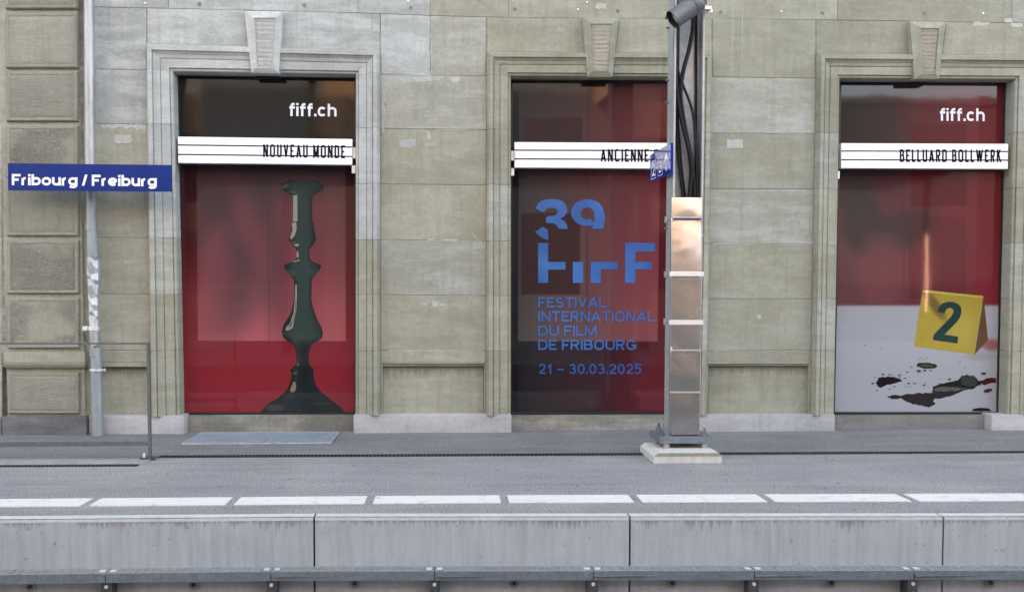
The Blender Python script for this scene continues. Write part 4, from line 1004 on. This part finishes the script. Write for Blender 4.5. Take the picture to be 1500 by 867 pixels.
prnt('marker_side_print', [(582, 140), (608, 405), (527, 492)], (104, 72, 44), .0013)
prnt('marker_tag_print', [(212, 106), (245, 104), (470, 128), (575, 138), (578, 150), (214, 116)], (196, 178, 82), .0019)
two = [(303,232),(310,205),(330,185),(362,173),(395,173),(425,185),(444,205),(448,235),(440,265),(420,295),(385,330),(345,370),(350,372),(428,383),(424,425),(274,404),(280,372),(310,340),(355,295),(385,262),(400,235),(396,218),(380,210),(362,214),(350,228),(345,246)]
prnt('digit_print', two, (34, 62, 60), .0025, .3)
# spilled liquid
def mk(pts, jag, seed, sub=4):
    r = random.Random(seed); out = []
    for i in range(len(pts)):
        a, b = pts[i], pts[(i+1) % len(pts)]
        for k in range(sub):
            t = k/sub; out.append((a[0]+(b[0]-a[0])*t+r.uniform(-jag, jag), a[1]+(b[1]-a[1])*t+r.uniform(-jag, jag)))
    return out
Q5 = lambda x, y: (1100+x/3.335, 440+y/3.335)
sp = [([(808,315),(820,304),(870,303),(905,312),(912,322),(895,332),(850,333),(830,327),(812,322)], (52,46,40), 1), ([(612,400),(625,378),(660,372),(700,374),(730,384),(736,394),(700,404),(665,412),(632,426),(616,418)], (32,28,30), 3),
      ([(665,470),(690,462),(740,462),(790,455),(840,452),(885,448),(888,420),(925,405),(980,398),(1015,385),(1030,368),(1060,364),(1095,370),(1115,390),(1150,392),(1120,412),(1085,430),(1040,440),(990,462),(950,475),(900,478),(890,490),(903,508),(870,520),(820,512),(780,502),(750,488),(735,476),(690,482)], (42,36,34), 3),
      ([(1125,398),(1150,380),(1180,376),(1197,380),(1196,402),(1170,404),(1145,412),(1128,410)], (76,22,28), 2), ([(1135,440),(1150,432),(1175,430),(1180,440),(1160,450),(1142,450)], (78,34,36), 1),
      ([(1078,536),(1090,527),(1130,523),(1165,528),(1175,540),(1080,540)], (44,22,26), 1)]
for i, (pts, c_, j) in enumerate(sp): prnt('spill_print', mk(pts, j, i), c_, .0015+.0001*i, 0, Q5)
prnt('spill_shine_print', [(1025,378),(1050,366),(1090,370),(1105,392),(1100,418),(1060,420),(1030,410)], (62,66,62), .0026, 0, Q5)
prnt('spill_shine_print', mk([(890,432),(930,420),(1010,425),(1060,428),(1010,440),(940,445),(900,442)], 2, 9), (92,94,92), .0029, 0, Q5)
prnt('spill_shine_print', mk([(822,316),(850,310),(890,316),(895,324),(850,326)], 1, 11), (78,78,72), .0029, 0, Q5)
r = random.Random(5); pts_ = [(558,218,3),(636,232,3),(1020,302,3),(1137,357,11),(970,385,7),(725,366,6),(645,361,6),(595,405,6),(616,440,5),(765,350,5),(820,344,9),(850,342,7),(606,375,4),(677,362,5),(752,380,5),(700,420,5),(678,432,4),(845,413,6),(800,405,5),(770,405,6),(1045,325,3),(784,325,4),(878,342,5),(830,283,3),(820,289,3),(842,290,3),(858,282,3),(690,365,3)]
for _ in range(16): pts_.append((r.uniform(720, 930), r.uniform(330, 430), r.uniform(1.5, 3.5)))
for _ in range(9): pts_.append((r.uniform(960, 1180), r.uniform(270, 440), r.uniform(1.2, 2.6)))
mb = MB()
for i, (x, y, s) in enumerate(pts_):
    vs = [P(*Q5(x+math.cos(a)*s*1.3, y+math.sin(a)*s*.6), .1768) for a in np.linspace(0, 2*math.pi, 9)[:-1]]; mb.add(vs, [tuple(range(8))])
o = mb.build('droplet_print', mat('spill_ink', (.03, .027, .028), .25), w3, fix=False); o['kind'] = 'stuff'
write_px('letter', 'fiff.ch', [(1376.5, 158.6), (1442.4, 159), (1442.4, 177.8), (1376.5, 177.2)], .1765, M['fiffwhite'], w3, t=.175, gap=.10)
# thin top vent bars on the frames
for (x0, x1, y) in ((374, 412, 114.2), (1320, 1354, 122.4)):
    a = P(x0, y, .16); b = P(x1, y+.3, .16); MB().box((a.x, .158, a.z-.012), (b.x, .168, a.z+.012)).build('frame_catch', M['black'], bld)

# ------------------------------------------------------------------ white name boards over the windows
def board(c, stripes, txt, tc, label, left_clip=None, right_clip=None):
    YF = .02; q = [P(x, y, YF) for x, y in c]
    loc = ((q[0].x+q[1].x)/2, .06, q[3].z)
    t = thing('name_board', label, 'sign', loc, 'white striped boards across the poster windows')
    bk = [Vector((p.x, .125, p.z)) for p in q]
    MB().prism(q, bk).build('board_box', [M['whitebox']], t)
    c2 = [P(x, y, YF-.0015) for x, y in c]
    fn = quadmap(c, YF-.0015)
    for s0, s1 in stripes:
        hl = abs(c[3][1]-c[0][1]); hr = abs(c[2][1]-c[1][1])
        a0 = 1-(s0-c[0][1])/hl; a1 = 1-(s1-c[1][1])/hr; h = .024
        MB().add([fn(0, a0-h), fn(1, a1-h), fn(1, a1+h), fn(0, a0+h)], [(0,1,2,3)]).build('stripe', M['navy'], t, fix=False)
    # condensed letters, each laid out in its own narrow cell
    (x0, x1, y0l, y0r, y1l, y1r) = tc; g = quadmap([(x0, y0l), (x1, y0r), (x1, y1r), (x0, y1l)], YF-.003)
    gH = (g(0, 1)-g(0, 0)).length; gW = (g(1, 0)-g(0, 0)).length
    write('letter', txt, g, gH, gW, M['navy'], t, t=.125, gap=.15, space=.42, e=4.5)
    for k, cl in enumerate((left_clip or [])+(right_clip or [])):
        xa, xb, ya, yb = cl; a = P(xa, ya, .05); b = P(xb, yb, .05); MB().bbox((a.x, .05, b.z), (b.x, .11, a.z), .002).build('clip', M['clip'], t)
board([(260.5, 200.4), (516, 204), (515.8, 241.4), (261, 238.6)], [(212.6, 215.7), (226.4, 229.4)], 'NOUVEAU MONDE', (385.5, 505.5, 211.6, 213.2, 230.2, 232.2),
      'white striped board reading NOUVEAU MONDE across the candlestick window', None, [(516.6, 521, 216, 232), (515.2, 520.8, 242.5, 254)])
board([(753.8, 208.4), (999, 209.8), (999, 247.2), (753.8, 245.4)], [(220.2, 221), (233, 233.8)], 'ANCIENNE GARE', (880, 994, 218.6, 219, 237, 237.4),
      'white striped board reading ANCIENNE, half hidden by the steel mast', [(748.6, 753.2, 221, 235.5), (748.6, 753.2, 246.5, 257.5)])
board([(1232.4, 210), (1476.8, 211), (1476.2, 247.5), (1232.4, 246.2)], [(221.4, 222.2), (234.2, 234.9)], 'BELLUARD BOLLWERK', (1318, 1467, 219, 219.4, 237.4, 238),
      'white striped board reading BELLUARD BOLLWERK across the number marker window', [(1226.3, 1230, 250.5, 262)])

# ------------------------------------------------------------------ station name sign
YS = -.42; c = [(11.5, 240), (250.5, 242.8), (251, 280.8), (12, 279)]
q = [P(x, y, YS) for x, y in c]
t = thing('station_name_sign', 'long blue sign with white Fribourg / Freiburg lettering in front of the downpipe', 'sign', ((q[0].x+q[1].x)/2, YS, q[3].z))
MB().prism(q, [Vector((p.x, YS+.03, p.z)) for p in q]).build('sign_panel', M['blue'], t)
q2 = [P(x, y, YS-.001) for x, y in [(c[0][0], c[0][1]-.9), (c[1][0]+.5, c[1][1]-.9), (c[1][0]+.5, c[1][1]+.1), (c[0][0], c[0][1]+.1)]]
MB().prism(q2, [Vector((p.x, YS+.034, p.z)) for p in q2]).build('sign_edge', M['blue_side'], t)
write_px('letter', 'Fribourg / Freiburg', [(17.3, 255), (229.6, 257), (229.6, 273.2), (17.3, 271.3)], YS-.002, M['white'], t, t=.215, gap=.080, space=.40)
for xx in (60, 205):
    a = P(xx, 262, YS+.03); MB().box((a.x-.02, YS+.031, a.z-.02), (a.x+.02, -.02 if xx > 120 else -.05, a.z+.02)).build('bracket', M['galv_d'], t)

# ------------------------------------------------------------------ downpipe
YP = -.15
t = thing('downpipe', 'grey zinc rain downpipe, dented in the middle, beside the rusticated pilaster', 'pipe', (P(142, 644, YP).x, YP, 0))
def ptube(pts, name, m, n_=18, smooth=True):
    ps = []; rs = []
    for (xl, xr, y) in pts:
        a, b = P(xl, y, YP), P(xr, y, YP); ps.append((a+b)/2); rs.append((b.x-a.x)/2)
    return MB().tube(ps, rs, n_).build(name, m, t, smooth)
ptube([(122.5, 137.5, -70), (124, 139, 200), (125.5, 140, 262)], 'pipe', M['silver'])
ptube([(126.5, 141, 262.3), (126.5, 141.5, 330)], 'pipe', M['zinc'])
ptube([(125.5, 142.5, 327), (125.5, 142.5, 338)], 'collar', M['zinc'])
ptube([(126.5, 142.5, 338.3), (127, 145.5, 377)], 'pipe', M['zinc'])
# dented length: flat folded facets, alternating side to side
n_ = 12; ringsy = [377.3, 383, 392, 402, 409, 418, 430, 437, 446, 456, 462, 470, 478, 486]
vv = []; 
for j, y in enumerate(ringsy):
    l, r_2 = np.interp(y, [377, 400, 430, 486], [126.5, 127, 129, 131]), np.interp(y, [377, 400, 430, 486], [145.8, 147, 145, 145])
    A, B = P(l, y, YP), P(r_2, y, YP); cc = (A+B)/2; rad = (B.x-A.x)/2
    side = [0, 1, -.6, .9, -1, .8, -.7, 1, -.8, .7, -.9, .8, -.4, 0][j]
    for k in range(n_):
        a = 2*math.pi*k/n_; x_ = math.cos(a); y_ = math.sin(a)
        pinch = 1-.42*abs(side)*max(0, -y_)*(.5+.5*math.sin(a*2+j*1.7))
        vv.append((cc.x+rad*x_*(1-.10*abs(side)*(j % 2)), YP+rad*y_*pinch+side*.010*x_, cc.z+.014*side*x_))
ff = [(j*n_+k, j*n_+(k+1) % n_, (j+1)*n_+(k+1) % n_, (j+1)*n_+k) for j in range(len(ringsy)-1) for k in range(n_)]
MB().add(vv, ff).build('dented_pipe', M['crush'], t)
ptube([(130.5, 145.5, 486.2), (131, 146, 497), (132, 147.5, 508)], 'pipe', M['silver'])
ptube([(131, 149, 508.2), (131, 149, 522)], 'collar', M['zinc'])
ptube([(132.5, 149, 522.3), (133.5, 150.5, 580), (134, 152.5, 646)], 'standpipe', M['zinc'])
for (y, l, r_2) in ((481, 129.5, 145.8), (541.5, 131.5, 152)):
    cl = ptube([(l, r_2, y-2.6 if y < 500 else y-1.4), (l, r_2, y+2.6 if y < 500 else y+1.4)], 'pipe_clamp', M['clip'])
    A = P(l, y, YP)
    if y < 500:
        MB().bbox((A.x-.055, YP-.02, A.z-.022), (A.x-.002, YP+.02, A.z+.022), .004).build('clamp_bolt', M['clip'], cl)
        MB().tube([(A.x-.03, YP, A.z), (A.x-.03, -.03, A.z)], .006, 8).build('clamp_stem', M['galv_d'], cl)
    else:
        B = P(r_2, y, YP); MB().bbox((B.x, YP-.012, B.z-.014), (B.x+.018, YP+.012, B.z+.014), .003).build('clamp_bolt', M['clip'], cl)
# loose wire by the clamp
MB().tube([P(122, 487, -.12), P(125, 497, -.13), P(131, 505, -.14), P(140, 508, -.22), P(146, 503, -.2)], .004, 6).build('wire', M['cable'], t, True)

# ------------------------------------------------------------------ railing on its low kerb at the left
YR = -1.74
t = thing('railing', 'thin grey steel handrail with end post on the low kerb at the left', 'railing', (P(218, 672, YR).x, YR, 0))
pt = P(219, 501, YR); pb = P(218.2, 671.5, YR); xr = (pt.x+pb.x)/2; zt_, zb_ = pt.z, .024
MB().bbox((xr-.012, YR-.02, zb_), (xr+.012, YR+.02, zt_), .003).build('post', M['rail'], t)
zr = P(100, 501.5, YR).z
MB().bbox((-6, YR-.014, zr-.016), (xr-.0125, YR+.014, zr), .003).build('top_rail', M['rail'], t)
zl0, zl1 = P(100, 653, YR).z, P(100, 646.4, YR).z
MB().bbox((-6, YR-.012, zl0), (xr-.0125, YR+.012, zl1), .003).build('bottom_rail', M['rail'], t)
MB().bbox((xr-.075, YR-.05, zb_-.012), (xr+.05, YR+.05, zb_+.001), .002).build('foot_plate', M['dark_metal'], t)
MB().tube([(xr-.045, YR-.02, zb_), (xr-.045, YR-.02, zb_+.035)], .011, 8).build('bolt', M['clip'], t, True)
MB().bbox((-4.35, YR-.02, zb_), (-4.32, YR+.02, zr-.017), .003).build('post', M['rail'], t)
# kerb and second slot
kz = .010
ke = P(223, 672, YR).x
MB().bbox((-30, -1.985, -.05), (ke, -1.775, kz), .004).build('low_kerb', M['kerb_low'], platform)
ks = MB(); ks.box((-30, -2.10, -.004), (ke-.03, -2.02, .006)); o = ks.build('kerb_slot', M['void'], platform)
tb = MB(); x = -4.0
while x < ke-.06:
    tb.box((x, -2.095, .0062), (x+.014, -2.04, .010)); x += .034
o = tb.build('kerb_slot_teeth', M['dark_metal'], platform); o['kind'] = 'stuff'

# ------------------------------------------------------------------ floor grating before the first window
a = G(272, 650.5, .01); b = G(485.5, 650.5, .01); c_ = G(491.5, 635.8, .01); d = G(291, 635.8, .01)
x0, x1 = (a.x+d.x)/2, (b.x+c_.x)/2; y0, y1 = (a.y+b.y)/2+.02, -.085
t = thing('floor_grate', 'bluish steel floor grating set in the asphalt below the candlestick window', 'grate', (x0, y0, .008))
MB().box((x0, y0, .009), (x1, y1, .013)).build('grate_bed', M['galv_d'], t)
mb = MB()
for aa in ((x0, y0, x1, y0+.02), (x0, y1-.02, x1, y1), (x0, y0, x0+.02, y1), (x1-.02, y0, x1, y1)): pass
mb.box((x0-.012, y0-.012, .009), (x1+.012, y0, .026)); mb.box((x0-.012, y1, .009), (x1+.012, y1+.012, .026)); mb.box((x0-.012, y0, .009), (x0, y1, .026)); mb.box((x1, y0, .009), (x1+.012, y1, .026))
mb.build('grate_frame', M['galv'], t)
k = 46
for i in range(k):
    x = x0+(x1-x0)*(i+.5)/k
    if i == 0: slat = MB().box((x-.0095, y0+.003, .0135), (x+.0095, y1-.003, .023)).build('slat', M['grateblue'], t); sx0 = x
    else:
        s = slat.copy(); COL.objects.link(s); s.location = slat.location+Vector((x-sx0, 0, 0))

# ------------------------------------------------------------------ mast with footing
yF = -2.10
fl = G(958, 678.5, 0).x; frr = G(1058.5, 678.5, 0).x; fb = yF+.66
t = thing('concrete_footing', 'pale weathered concrete block with chamfered top under the steel mast', 'footing', ((fl+frr)/2, yF+.3, 0))
mb = MB(); ch = .035; H_ = .092
pb_ = [Vector((fl, yF, 0)), Vector((frr, yF, 0)), Vector((frr, fb, 0)), Vector((fl, fb, 0))]
pm_ = [Vector((p.x, p.y, H_-ch)) for p in pb_]
pt_ = [Vector((p.x+(ch if p.x == fl else -ch), p.y+(ch if p.y == yF else -ch), H_)) for p in pb_]
v = pb_+pm_+pt_
MB().add(v, [(i, (i+1) % 4, 4+(i+1) % 4, 4+i) for i in range(4)]+[(4+i, 4+(i+1) % 4, 8+(i+1) % 4, 8+i) for i in range(4)]+[(8, 9, 10, 11)]).build('footing_block', M['footing'], t)
yM0, yM1 = -1.77, -1.49          # front and back of the column
XL = P(984, 450, yM0).x; XR = P(1028, 450, yM0).x; xm = (XL+XR)/2
m = thing('steel_mast', 'galvanised H section mast with stainless lower cover in front of the middle window', 'mast', (xm, -1.63, .1))
TZ = 7.5; PZ0, PZ1 = .135, .19
MB().box((XL, yM0, PZ1), (XL+.016, yM1, TZ)).build('flange', M['galv'], m)
MB().box((XR-.016, yM0, PZ1), (XR, yM1, TZ)).build('flange', M['galv'], m)
MB().box((XL+.0165, -1.636, PZ1), (XR-.0165, -1.624, TZ)).build('web', M['galv'], m)
px0 = P(966.5, 645, yM0-.10).x; px1 = P(1045.5, 645, yM0-.10).x
MB().bbox((px0, yM0-.10, PZ0), (px1, yM1+.10, PZ1), .004).build('base_plate', M['galv_d'], m)
for bx in (px0+.07, px1-.07):
    for by in (yM0-.045, yM1+.045):
        MB().tube([(bx, by, H_-.01), (bx, by, PZ1+.075)], .013, 10).build('anchor_bolt', M['galv_d'], m, True)
        MB().tube([(bx, by, PZ1+.0005), (bx, by, PZ1+.032)], .026, 6).build('nut', M['galv_d'], m)
        MB().tube([(bx, by, H_+.001), (bx, by, PZ0-.0005)], .030, 6).build('nut', M['galv'], m)
# stainless cover
cx0, cx1, yc = P(983, 450, yM0-.03).x, P(1026.8, 450, yM0-.03).x, yM0-.03
zc = [P(1005, y, yc).z for y in (637, 574, 513, 402, 319, 289)]
tilt = [.0, .002, .008, .040, .016]; base_y = [0, 0, .002, .0, .030]
for i in range(5):
    z0, z1 = zc[i]+.0008, zc[i+1]-.0008; n_x, n_z = 8, 12; vv = []; ff = []
    for j in range(n_z+1):
        for k in range(n_x+1):
            a, b = k/n_x, j/n_z
            bulge = .004*math.sin(math.pi*a)*math.sin(math.pi*b)*random.uniform(.85, 1.15)
            vv.append((cx0+(cx1-cx0)*a, yc+.004+(tilt[i]*b-.012 if i == 3 else tilt[i]*b)-bulge, z0+(z1-z0)*b))
    for j in range(n_z):
        for k in range(n_x): q_ = j*(n_x+1)+k; ff.append((q_, q_+1, q_+n_x+2, q_+n_x+1))
    # sides
    s = len(vv); vv += [(cx0, yM0+.02, z0), (cx0, yM0+.02, z1), (cx1, yM0+.02, z0), (cx1, yM0+.02, z1)]
    ff += [(0, n_z*(n_x+1), s+1, s), (n_x, n_z*(n_x+1)+n_x, s+3, s+2)]
    MB().add(vv, ff).build('cover_panel', M['inox'], m, True)
MB().box((cx0+.03, yM0+.0, PZ1+.001), (cx1-.03, yM0+.05, zc[0]-.002)).build('cover_gap', M['void'], m)
for y, wide in ((319, 0), (401.3, 1), (472.3, 1), (513, 0), (574.5, 0)):
    z = P(1005, y, yc-.01).z; h = .020 if wide else .006; e = .028 if wide else .004
    st = MB().bbox((cx0-e*.7, yc-.020, z-h), (cx1+e*.6, yc-.003, z+h), .002).build('strap', M['inox_clamp'] if wide else M['galv'], m)
    MB().box((XL-.008, yM0+.0, z-.006), (XL-.001, yM1-.02, z+.006)).build('strap_rod', M['galv'], st)
    if y < 500: MB().bbox((XL-.022, yM1-.08, z-.028), (XL-.002, yM1-.03, z+.028), .002).build('strap_clip', M['galv'], st)
for (x, y) in ((973.5, 150), (973.5, 335), (973.5, 41), (973.5, 118)):
    z = P(x, y, -1.55).z; MB().tube([(XL-.03, -1.55, z), (XL-.002, -1.55, z)], .010, 8).build('flange_bolt', M['galv_d'], m, True)
for (x, y) in ((1030, 175), (1030.5, 345)):
    z = P(x, y, yM0).z; MB().tube([(XR+.001, yM0+.04, z), (XR+.02, yM0+.04, z)], .008, 8).build('flange_bolt', M['galv'], m, True)

# cables hanging inside the mast
Kc = lambda x, y: (900+x/2.89, y/2.89)
cabs = [
 ([(262,-60),(262,120),(262,260),(264,400),(272,600),(294,835)], -1.66), ([(256,-60),(256,100),(257,260),(262,450),(277,640),(298,835)], -1.68), ([(268,-60),(268,100),(266,280),(262,420),(265,600),(290,835)], -1.70),
 ([(258,-60),(256,140),(258,255),(290,360),(330,470),(345,600),(350,700),(352,835)], -1.73), ([(337,60),(333,130),(318,215),(300,280),(288,340),(284,420),(302,540),(326,660),(338,760),(340,835)], -1.735), ([(331,60),(328,130),(312,215),(294,280),(281,340),(276,420),(292,540),(316,660),(328,760),(330,835)], -1.72),
 ([(272,-60),(270,200),(271,390),(296,540),(322,660),(334,760),(347,835)], -1.69), ([(262,-60),(262,300),(266,420),(284,520),(308,620),(322,700),(320,770),(314,835)], -1.71), ([(266,-60),(262,250),(268,400),(290,530),(316,640),(330,720),(324,780),(320,835)], -1.745),
 ([(345,-60),(346,60),(345,835)], -1.66)]
clab = ['leftmost thin black cable hanging down inside the mast', 'black cable hugging the left flange inside the mast', 'black cable behind the left bundle inside the mast',
        'black cable crossing from the left flange to the right inside the mast', 'front one of the two cables leaving the floodlight', 'rear one of the two cables leaving the floodlight',
        'black cable slanting down right in the middle bundle of the mast', 'black cable bending back left above the steel cover', 'second black cable bending back left, in front of its neighbour', 'black cable running straight down beside the right flange']
for (pts, Y), lb_ in zip(cabs, clab):
    P3 = [P(*Kc(*p), Y) for p in pts]; out = []
    for i in range(len(P3)-1):           # Catmull-Rom
        p0, p1_, p2_, p3_ = P3[max(i-1, 0)], P3[i], P3[i+1], P3[min(i+2, len(P3)-1)]
        for s in range(6):
            u_ = s/6; out.append(.5*((2*p1_)+(p2_-p0)*u_+(2*p0-5*p1_+4*p2_-p3_)*u_*u_+(3*p1_-p0-3*p2_+p3_)*u_**3))
    out.append(P3[-1]); o = MB().tube(out, .0125, 8).build('cable', M['cable'], None, True); tag(o, lb_, 'cable', 'black cables inside the mast')

# floodlight
A = P(1022, 4, -1.97); B = P(986.5, 28.5, -2.00); ax = (B-A).normalized()
t = thing('floodlight', 'dark grey cylindrical floodlight pointing down left from the top of the mast', 'lamp', A)
rb = .083
body = MB(); body.tube([A+ax*.06, A+ax*.27], [rb*.98, rb*.97], 32, cap=False); body.build('lamp_body', M['lampgrey'], t, True)
B2 = A+ax*.27
rim = MB(); rim.tube([B2-ax*.004, B2-ax*.06], [rb*.93, rb*.80], 32, cap=False); rim.tube([B2-ax*.002, B2+ax*.001], [rb*.975, rb*.93], 32, cap=False); rim.build('lamp_reflector', M['void'], t, True)
MB().tube([B2-ax*.05, B2-ax*.045], rb*.86, 32).build('lamp_glass', M['glasslamp'], t, True)
MB().tube([A-ax*.015, A+ax*.0, A+ax*.058, A+ax*.0605], [rb*.95, rb*1.04, rb*1.04, rb*.98], 32).build('lamp_collar', M['lampgrey'], t, True)
for k in range(7):
    o_ = ax.orthogonal().normalized(); o_.rotate(Matrix.Rotation(k*.28-.9, 3, ax)); 
mb = MB(); ref = Vector((0, -1, 0)); ref = (ref-ax*ref.dot(ax)).normalized(); up2 = ax.cross(ref)
for k in range(7):
    an = -.9+k*.3; rd = ref*math.cos(an)+up2*math.sin(an); tn = ax.cross(rd)
    c0 = A+ax*.005+rd*rb*1.04; c1 = A+ax*.052+rd*rb*1.04
    mb.prism([c0-tn*.0035, c0+tn*.0035, c1+tn*.0035, c1-tn*.0035], [p+rd*.006 for p in (c0-tn*.0035, c0+tn*.0035, c1+tn*.0035, c1-tn*.0035)])
mb.build('cooling_fins', M['lampgrey'], t)
zz = P(1031, 16, yM0).z
MB().bbox((XR-.04, yM0-.10, zz-.014), (XR+.030, yM0-.03, zz+.014), .003).build('lamp_bracket', M['clip'], t)
MB().bbox((XR+.004, yM0-.055, zz-.030), (XR+.050, yM0-.01, zz+.002), .003).build('lamp_bracket', M['clip'], t)
MB().box((XL+.02, yM0-.06, A.z+.03), (XR+.0, yM0-.03, A.z+.07)).build('mounting_arm', M['dark_metal'], t)
MB().tube([P(981, 17, -1.86), P(977, 22, -1.80), P(975.5, 29, -1.76)], .006, 6).build('safety_wire', M['dark_metal'], t)
MB().tube([P(983, 19, -1.86), P(978, 25, -1.80), P(974.5, 27, -1.76)], .004, 6).build('safety_wire', M['dark_metal'], t)

# blue platform number sign, at right angles to the tracks
def SG(px, py, Y): return P(px, py, Y)
tr, br_, tl_, bl = SG(982.5, 211.2, -1.86), SG(982.5, 256.5, -1.86), SG(952, 226.5, -1.02), SG(952, 266, -1.02)
zt2 = (tr.z+tl_.z)/2; zb2 = (br_.z+bl.z)/2; 
t = thing('platform_number_sign', 'small blue sign reading 2-3 with an arrow, edge on at the left of the mast', 'sign', (tr.x, -1.5, zb2))
q = [Vector((tl_.x, tl_.y, zt2)), Vector((tr.x, tr.y, zt2)), Vector((tr.x, tr.y, zb2)), Vector((tl_.x, tl_.y, zb2))]
off = Vector((.022, 0, 0))
MB().prism(q, [p+off for p in q]).build('sign_panel', mat('gloss_blue', (.012, .032, .27), .06), t)
def sf(u_, v_): return q[3].lerp(q[2], u_).lerp(q[0].lerp(q[1], u_), v_)+Vector((-.0015, 0, 0))
def subq(u0, u1, v0, v1): return lambda a, b: sf(u0+(u1-u0)*a, v0+(v1-v0)*b)
for ch, rg in (('2', (.13, .27, .18, .62)), ('3', (.47, .60, .18, .62))):
    g_ = subq(*rg); write('letter', ch, g_, (g_(0, 1)-g_(0, 0)).length, (g_(1, 0)-g_(0, 0)).length, M['white'], t, t=.16)
g_ = subq(.35, .40, .38, .43); MB().add([g_(0, 0), g_(1, 0), g_(1, 1), g_(0, 1)], [(0,1,2,3)]).build('dash', M['white'], t, fix=False)
for u0, u1 in ((.08, .32-.0), (.42, .65)):
    for (a0, a1, b0, b1) in ((u0, u1, .08, .10), (u0, u0+.012, .10, .70), (u1-.012, u1, .10, .70), (u0, u1, .70, .72)):
        g_ = subq(a0, a1, b0, b1); MB().add([g_(0, 0), g_(1, 0), g_(1, 1), g_(0, 1)], [(0,1,2,3)]).build('number_box', M['white'], t, fix=False)
ar = [(.79,.15),(.83,.15),(.83,.55),(.91,.42),(.91,.52),(.81,.78),(.71,.52),(.71,.42),(.79,.55)]
MB().add([sf(a, b) for a, b in ar], [(0,1,2,3,7,8) , (3,4,5,6,7)]).build('arrow', M['white'], t, fix=False)
MB().tube([(tr.x+.022, -1.72, (zt2+zb2)/2), (XL+.0, -1.72, (zt2+zb2)/2)], .010, 8).build('sign_mount', M['clip'], t, True)

# ------------------------------------------------------------------ opposite side: platform, canopy and sunlit building
op = MB().box((-60, -16.5, -.84), (60, -10.2, 0)).build('opposite_platform', M['asphalt']); struct(op)
MB().box((-60, -40, -.84), (60, -16.51, -.30)).build('station_road', M['asphalt_back']); struct(bpy.data.objects['station_road'])
M['stucco'] = stone_mat('warm_stucco', (.36, .215, .125), (.40, .245, .15), (.44, .29, .19), .3)
M['roofdark'] = mat('dark_roof', (.05, .045, .04), .8)
ob = thing('opposite_building', 'warm stuccoed building across the tracks, behind the camera', 'building', (0, -36, 0))
MB().box((-40, -46, -.3), (16, -36, 18)).build('wall', M['stucco'], ob)
MB().box((-40.4, -46.4, 18.001), (16.4, -35.5, 18.7)).build('roof', M['roofdark'], ob)
wd = None
for i in range(11):
    for j in range(3):
        x = -37+i*5; z = 1.6+j*4.1
        if wd is None: wd = MB().box((x, -36.05, z), (x+1.7, -35.97, z+2.5)).build('window', M['black'], ob); w0 = (x, z)
        else:
            c = wd.copy(); COL.objects.link(c); c.location = wd.location+Vector((x-w0[0], 0, z-w0[1]))
cn = thing('platform_canopy', 'dark flat platform canopy on steel posts behind the camera', 'canopy', (0, -15, 0))
MB().box((-30, -18.2, 4.3), (12, -14.2, 4.55)).build('canopy_roof', M['roofdark'], cn)
for x in (-22, -13, -4, 5):
    MB().box((x-.12, -16.2, 0), (x+.12, -15.95, 4.299)).build('post', M['dark_metal'], cn)

M['farwall'] = stone_mat('far_wall', (.045, .045, .045), (.06, .058, .056), (.08, .08, .08), .3)  # wall made dark so this unseen building mirrors dark in the right window
ob2 = thing('far_building', 'lower unseen dark building farther off beyond the opposite building', 'building', (40, -60, 0))
MB().box((17, -72, -.3), (90, -60, 13.9)).build('wall', M['farwall'], ob2); MB().box((16.7, -72.3, 13.901), (90.3, -59.6, 14.4)).build('roof', M['roofdark'], ob2)

M['greystucco'] = stone_mat('grey_stucco', (.13, .13, .125), (.16, .16, .155), (.2, .2, .19), .3)  # dark tone standing in for unlit wall between the warm patches
for a, b in ((-30, -11.3), (-10.3, -5.8), (-3.4, 6.1), (6.95, 8.0), (12.6, 14.4)):
    MB().box((a, -36.0+.01, -.3), (b, -35.2, 13.3)).build('added_bay', M['greystucco'], ob)  # unseen bays added to split the warm window reflection into patches
# a lit vertical tube on a canopy post, seen mirrored in the right hand window
em = bpy.data.materials.new('warm_tube'); em.use_nodes = True; b_ = em.node_tree.nodes['Principled BSDF']
b_.inputs['Emission Color'].default_value = (1, .5, .33, 1); b_.inputs['Emission Strength'].default_value = 7; b_.inputs['Base Color'].default_value = (.8, .6, .4, 1)
lx = P(1356, 400, .18).x/11.38*(11.38+15.2)
lt = thing('tube_lamp', 'slim warm vertical tube lamp on a post behind the camera', 'lamp', (lx, -15.0, 1.0))
MB().tube([(lx, -14.99, 1.0), (lx, -14.99, 2.9)], .014, 10).build('tube', em, lt); MB().box((lx-.05, -15.15, 0), (lx+.05, -15.03, 4.29)).build('post', M['dark_metal'], lt)
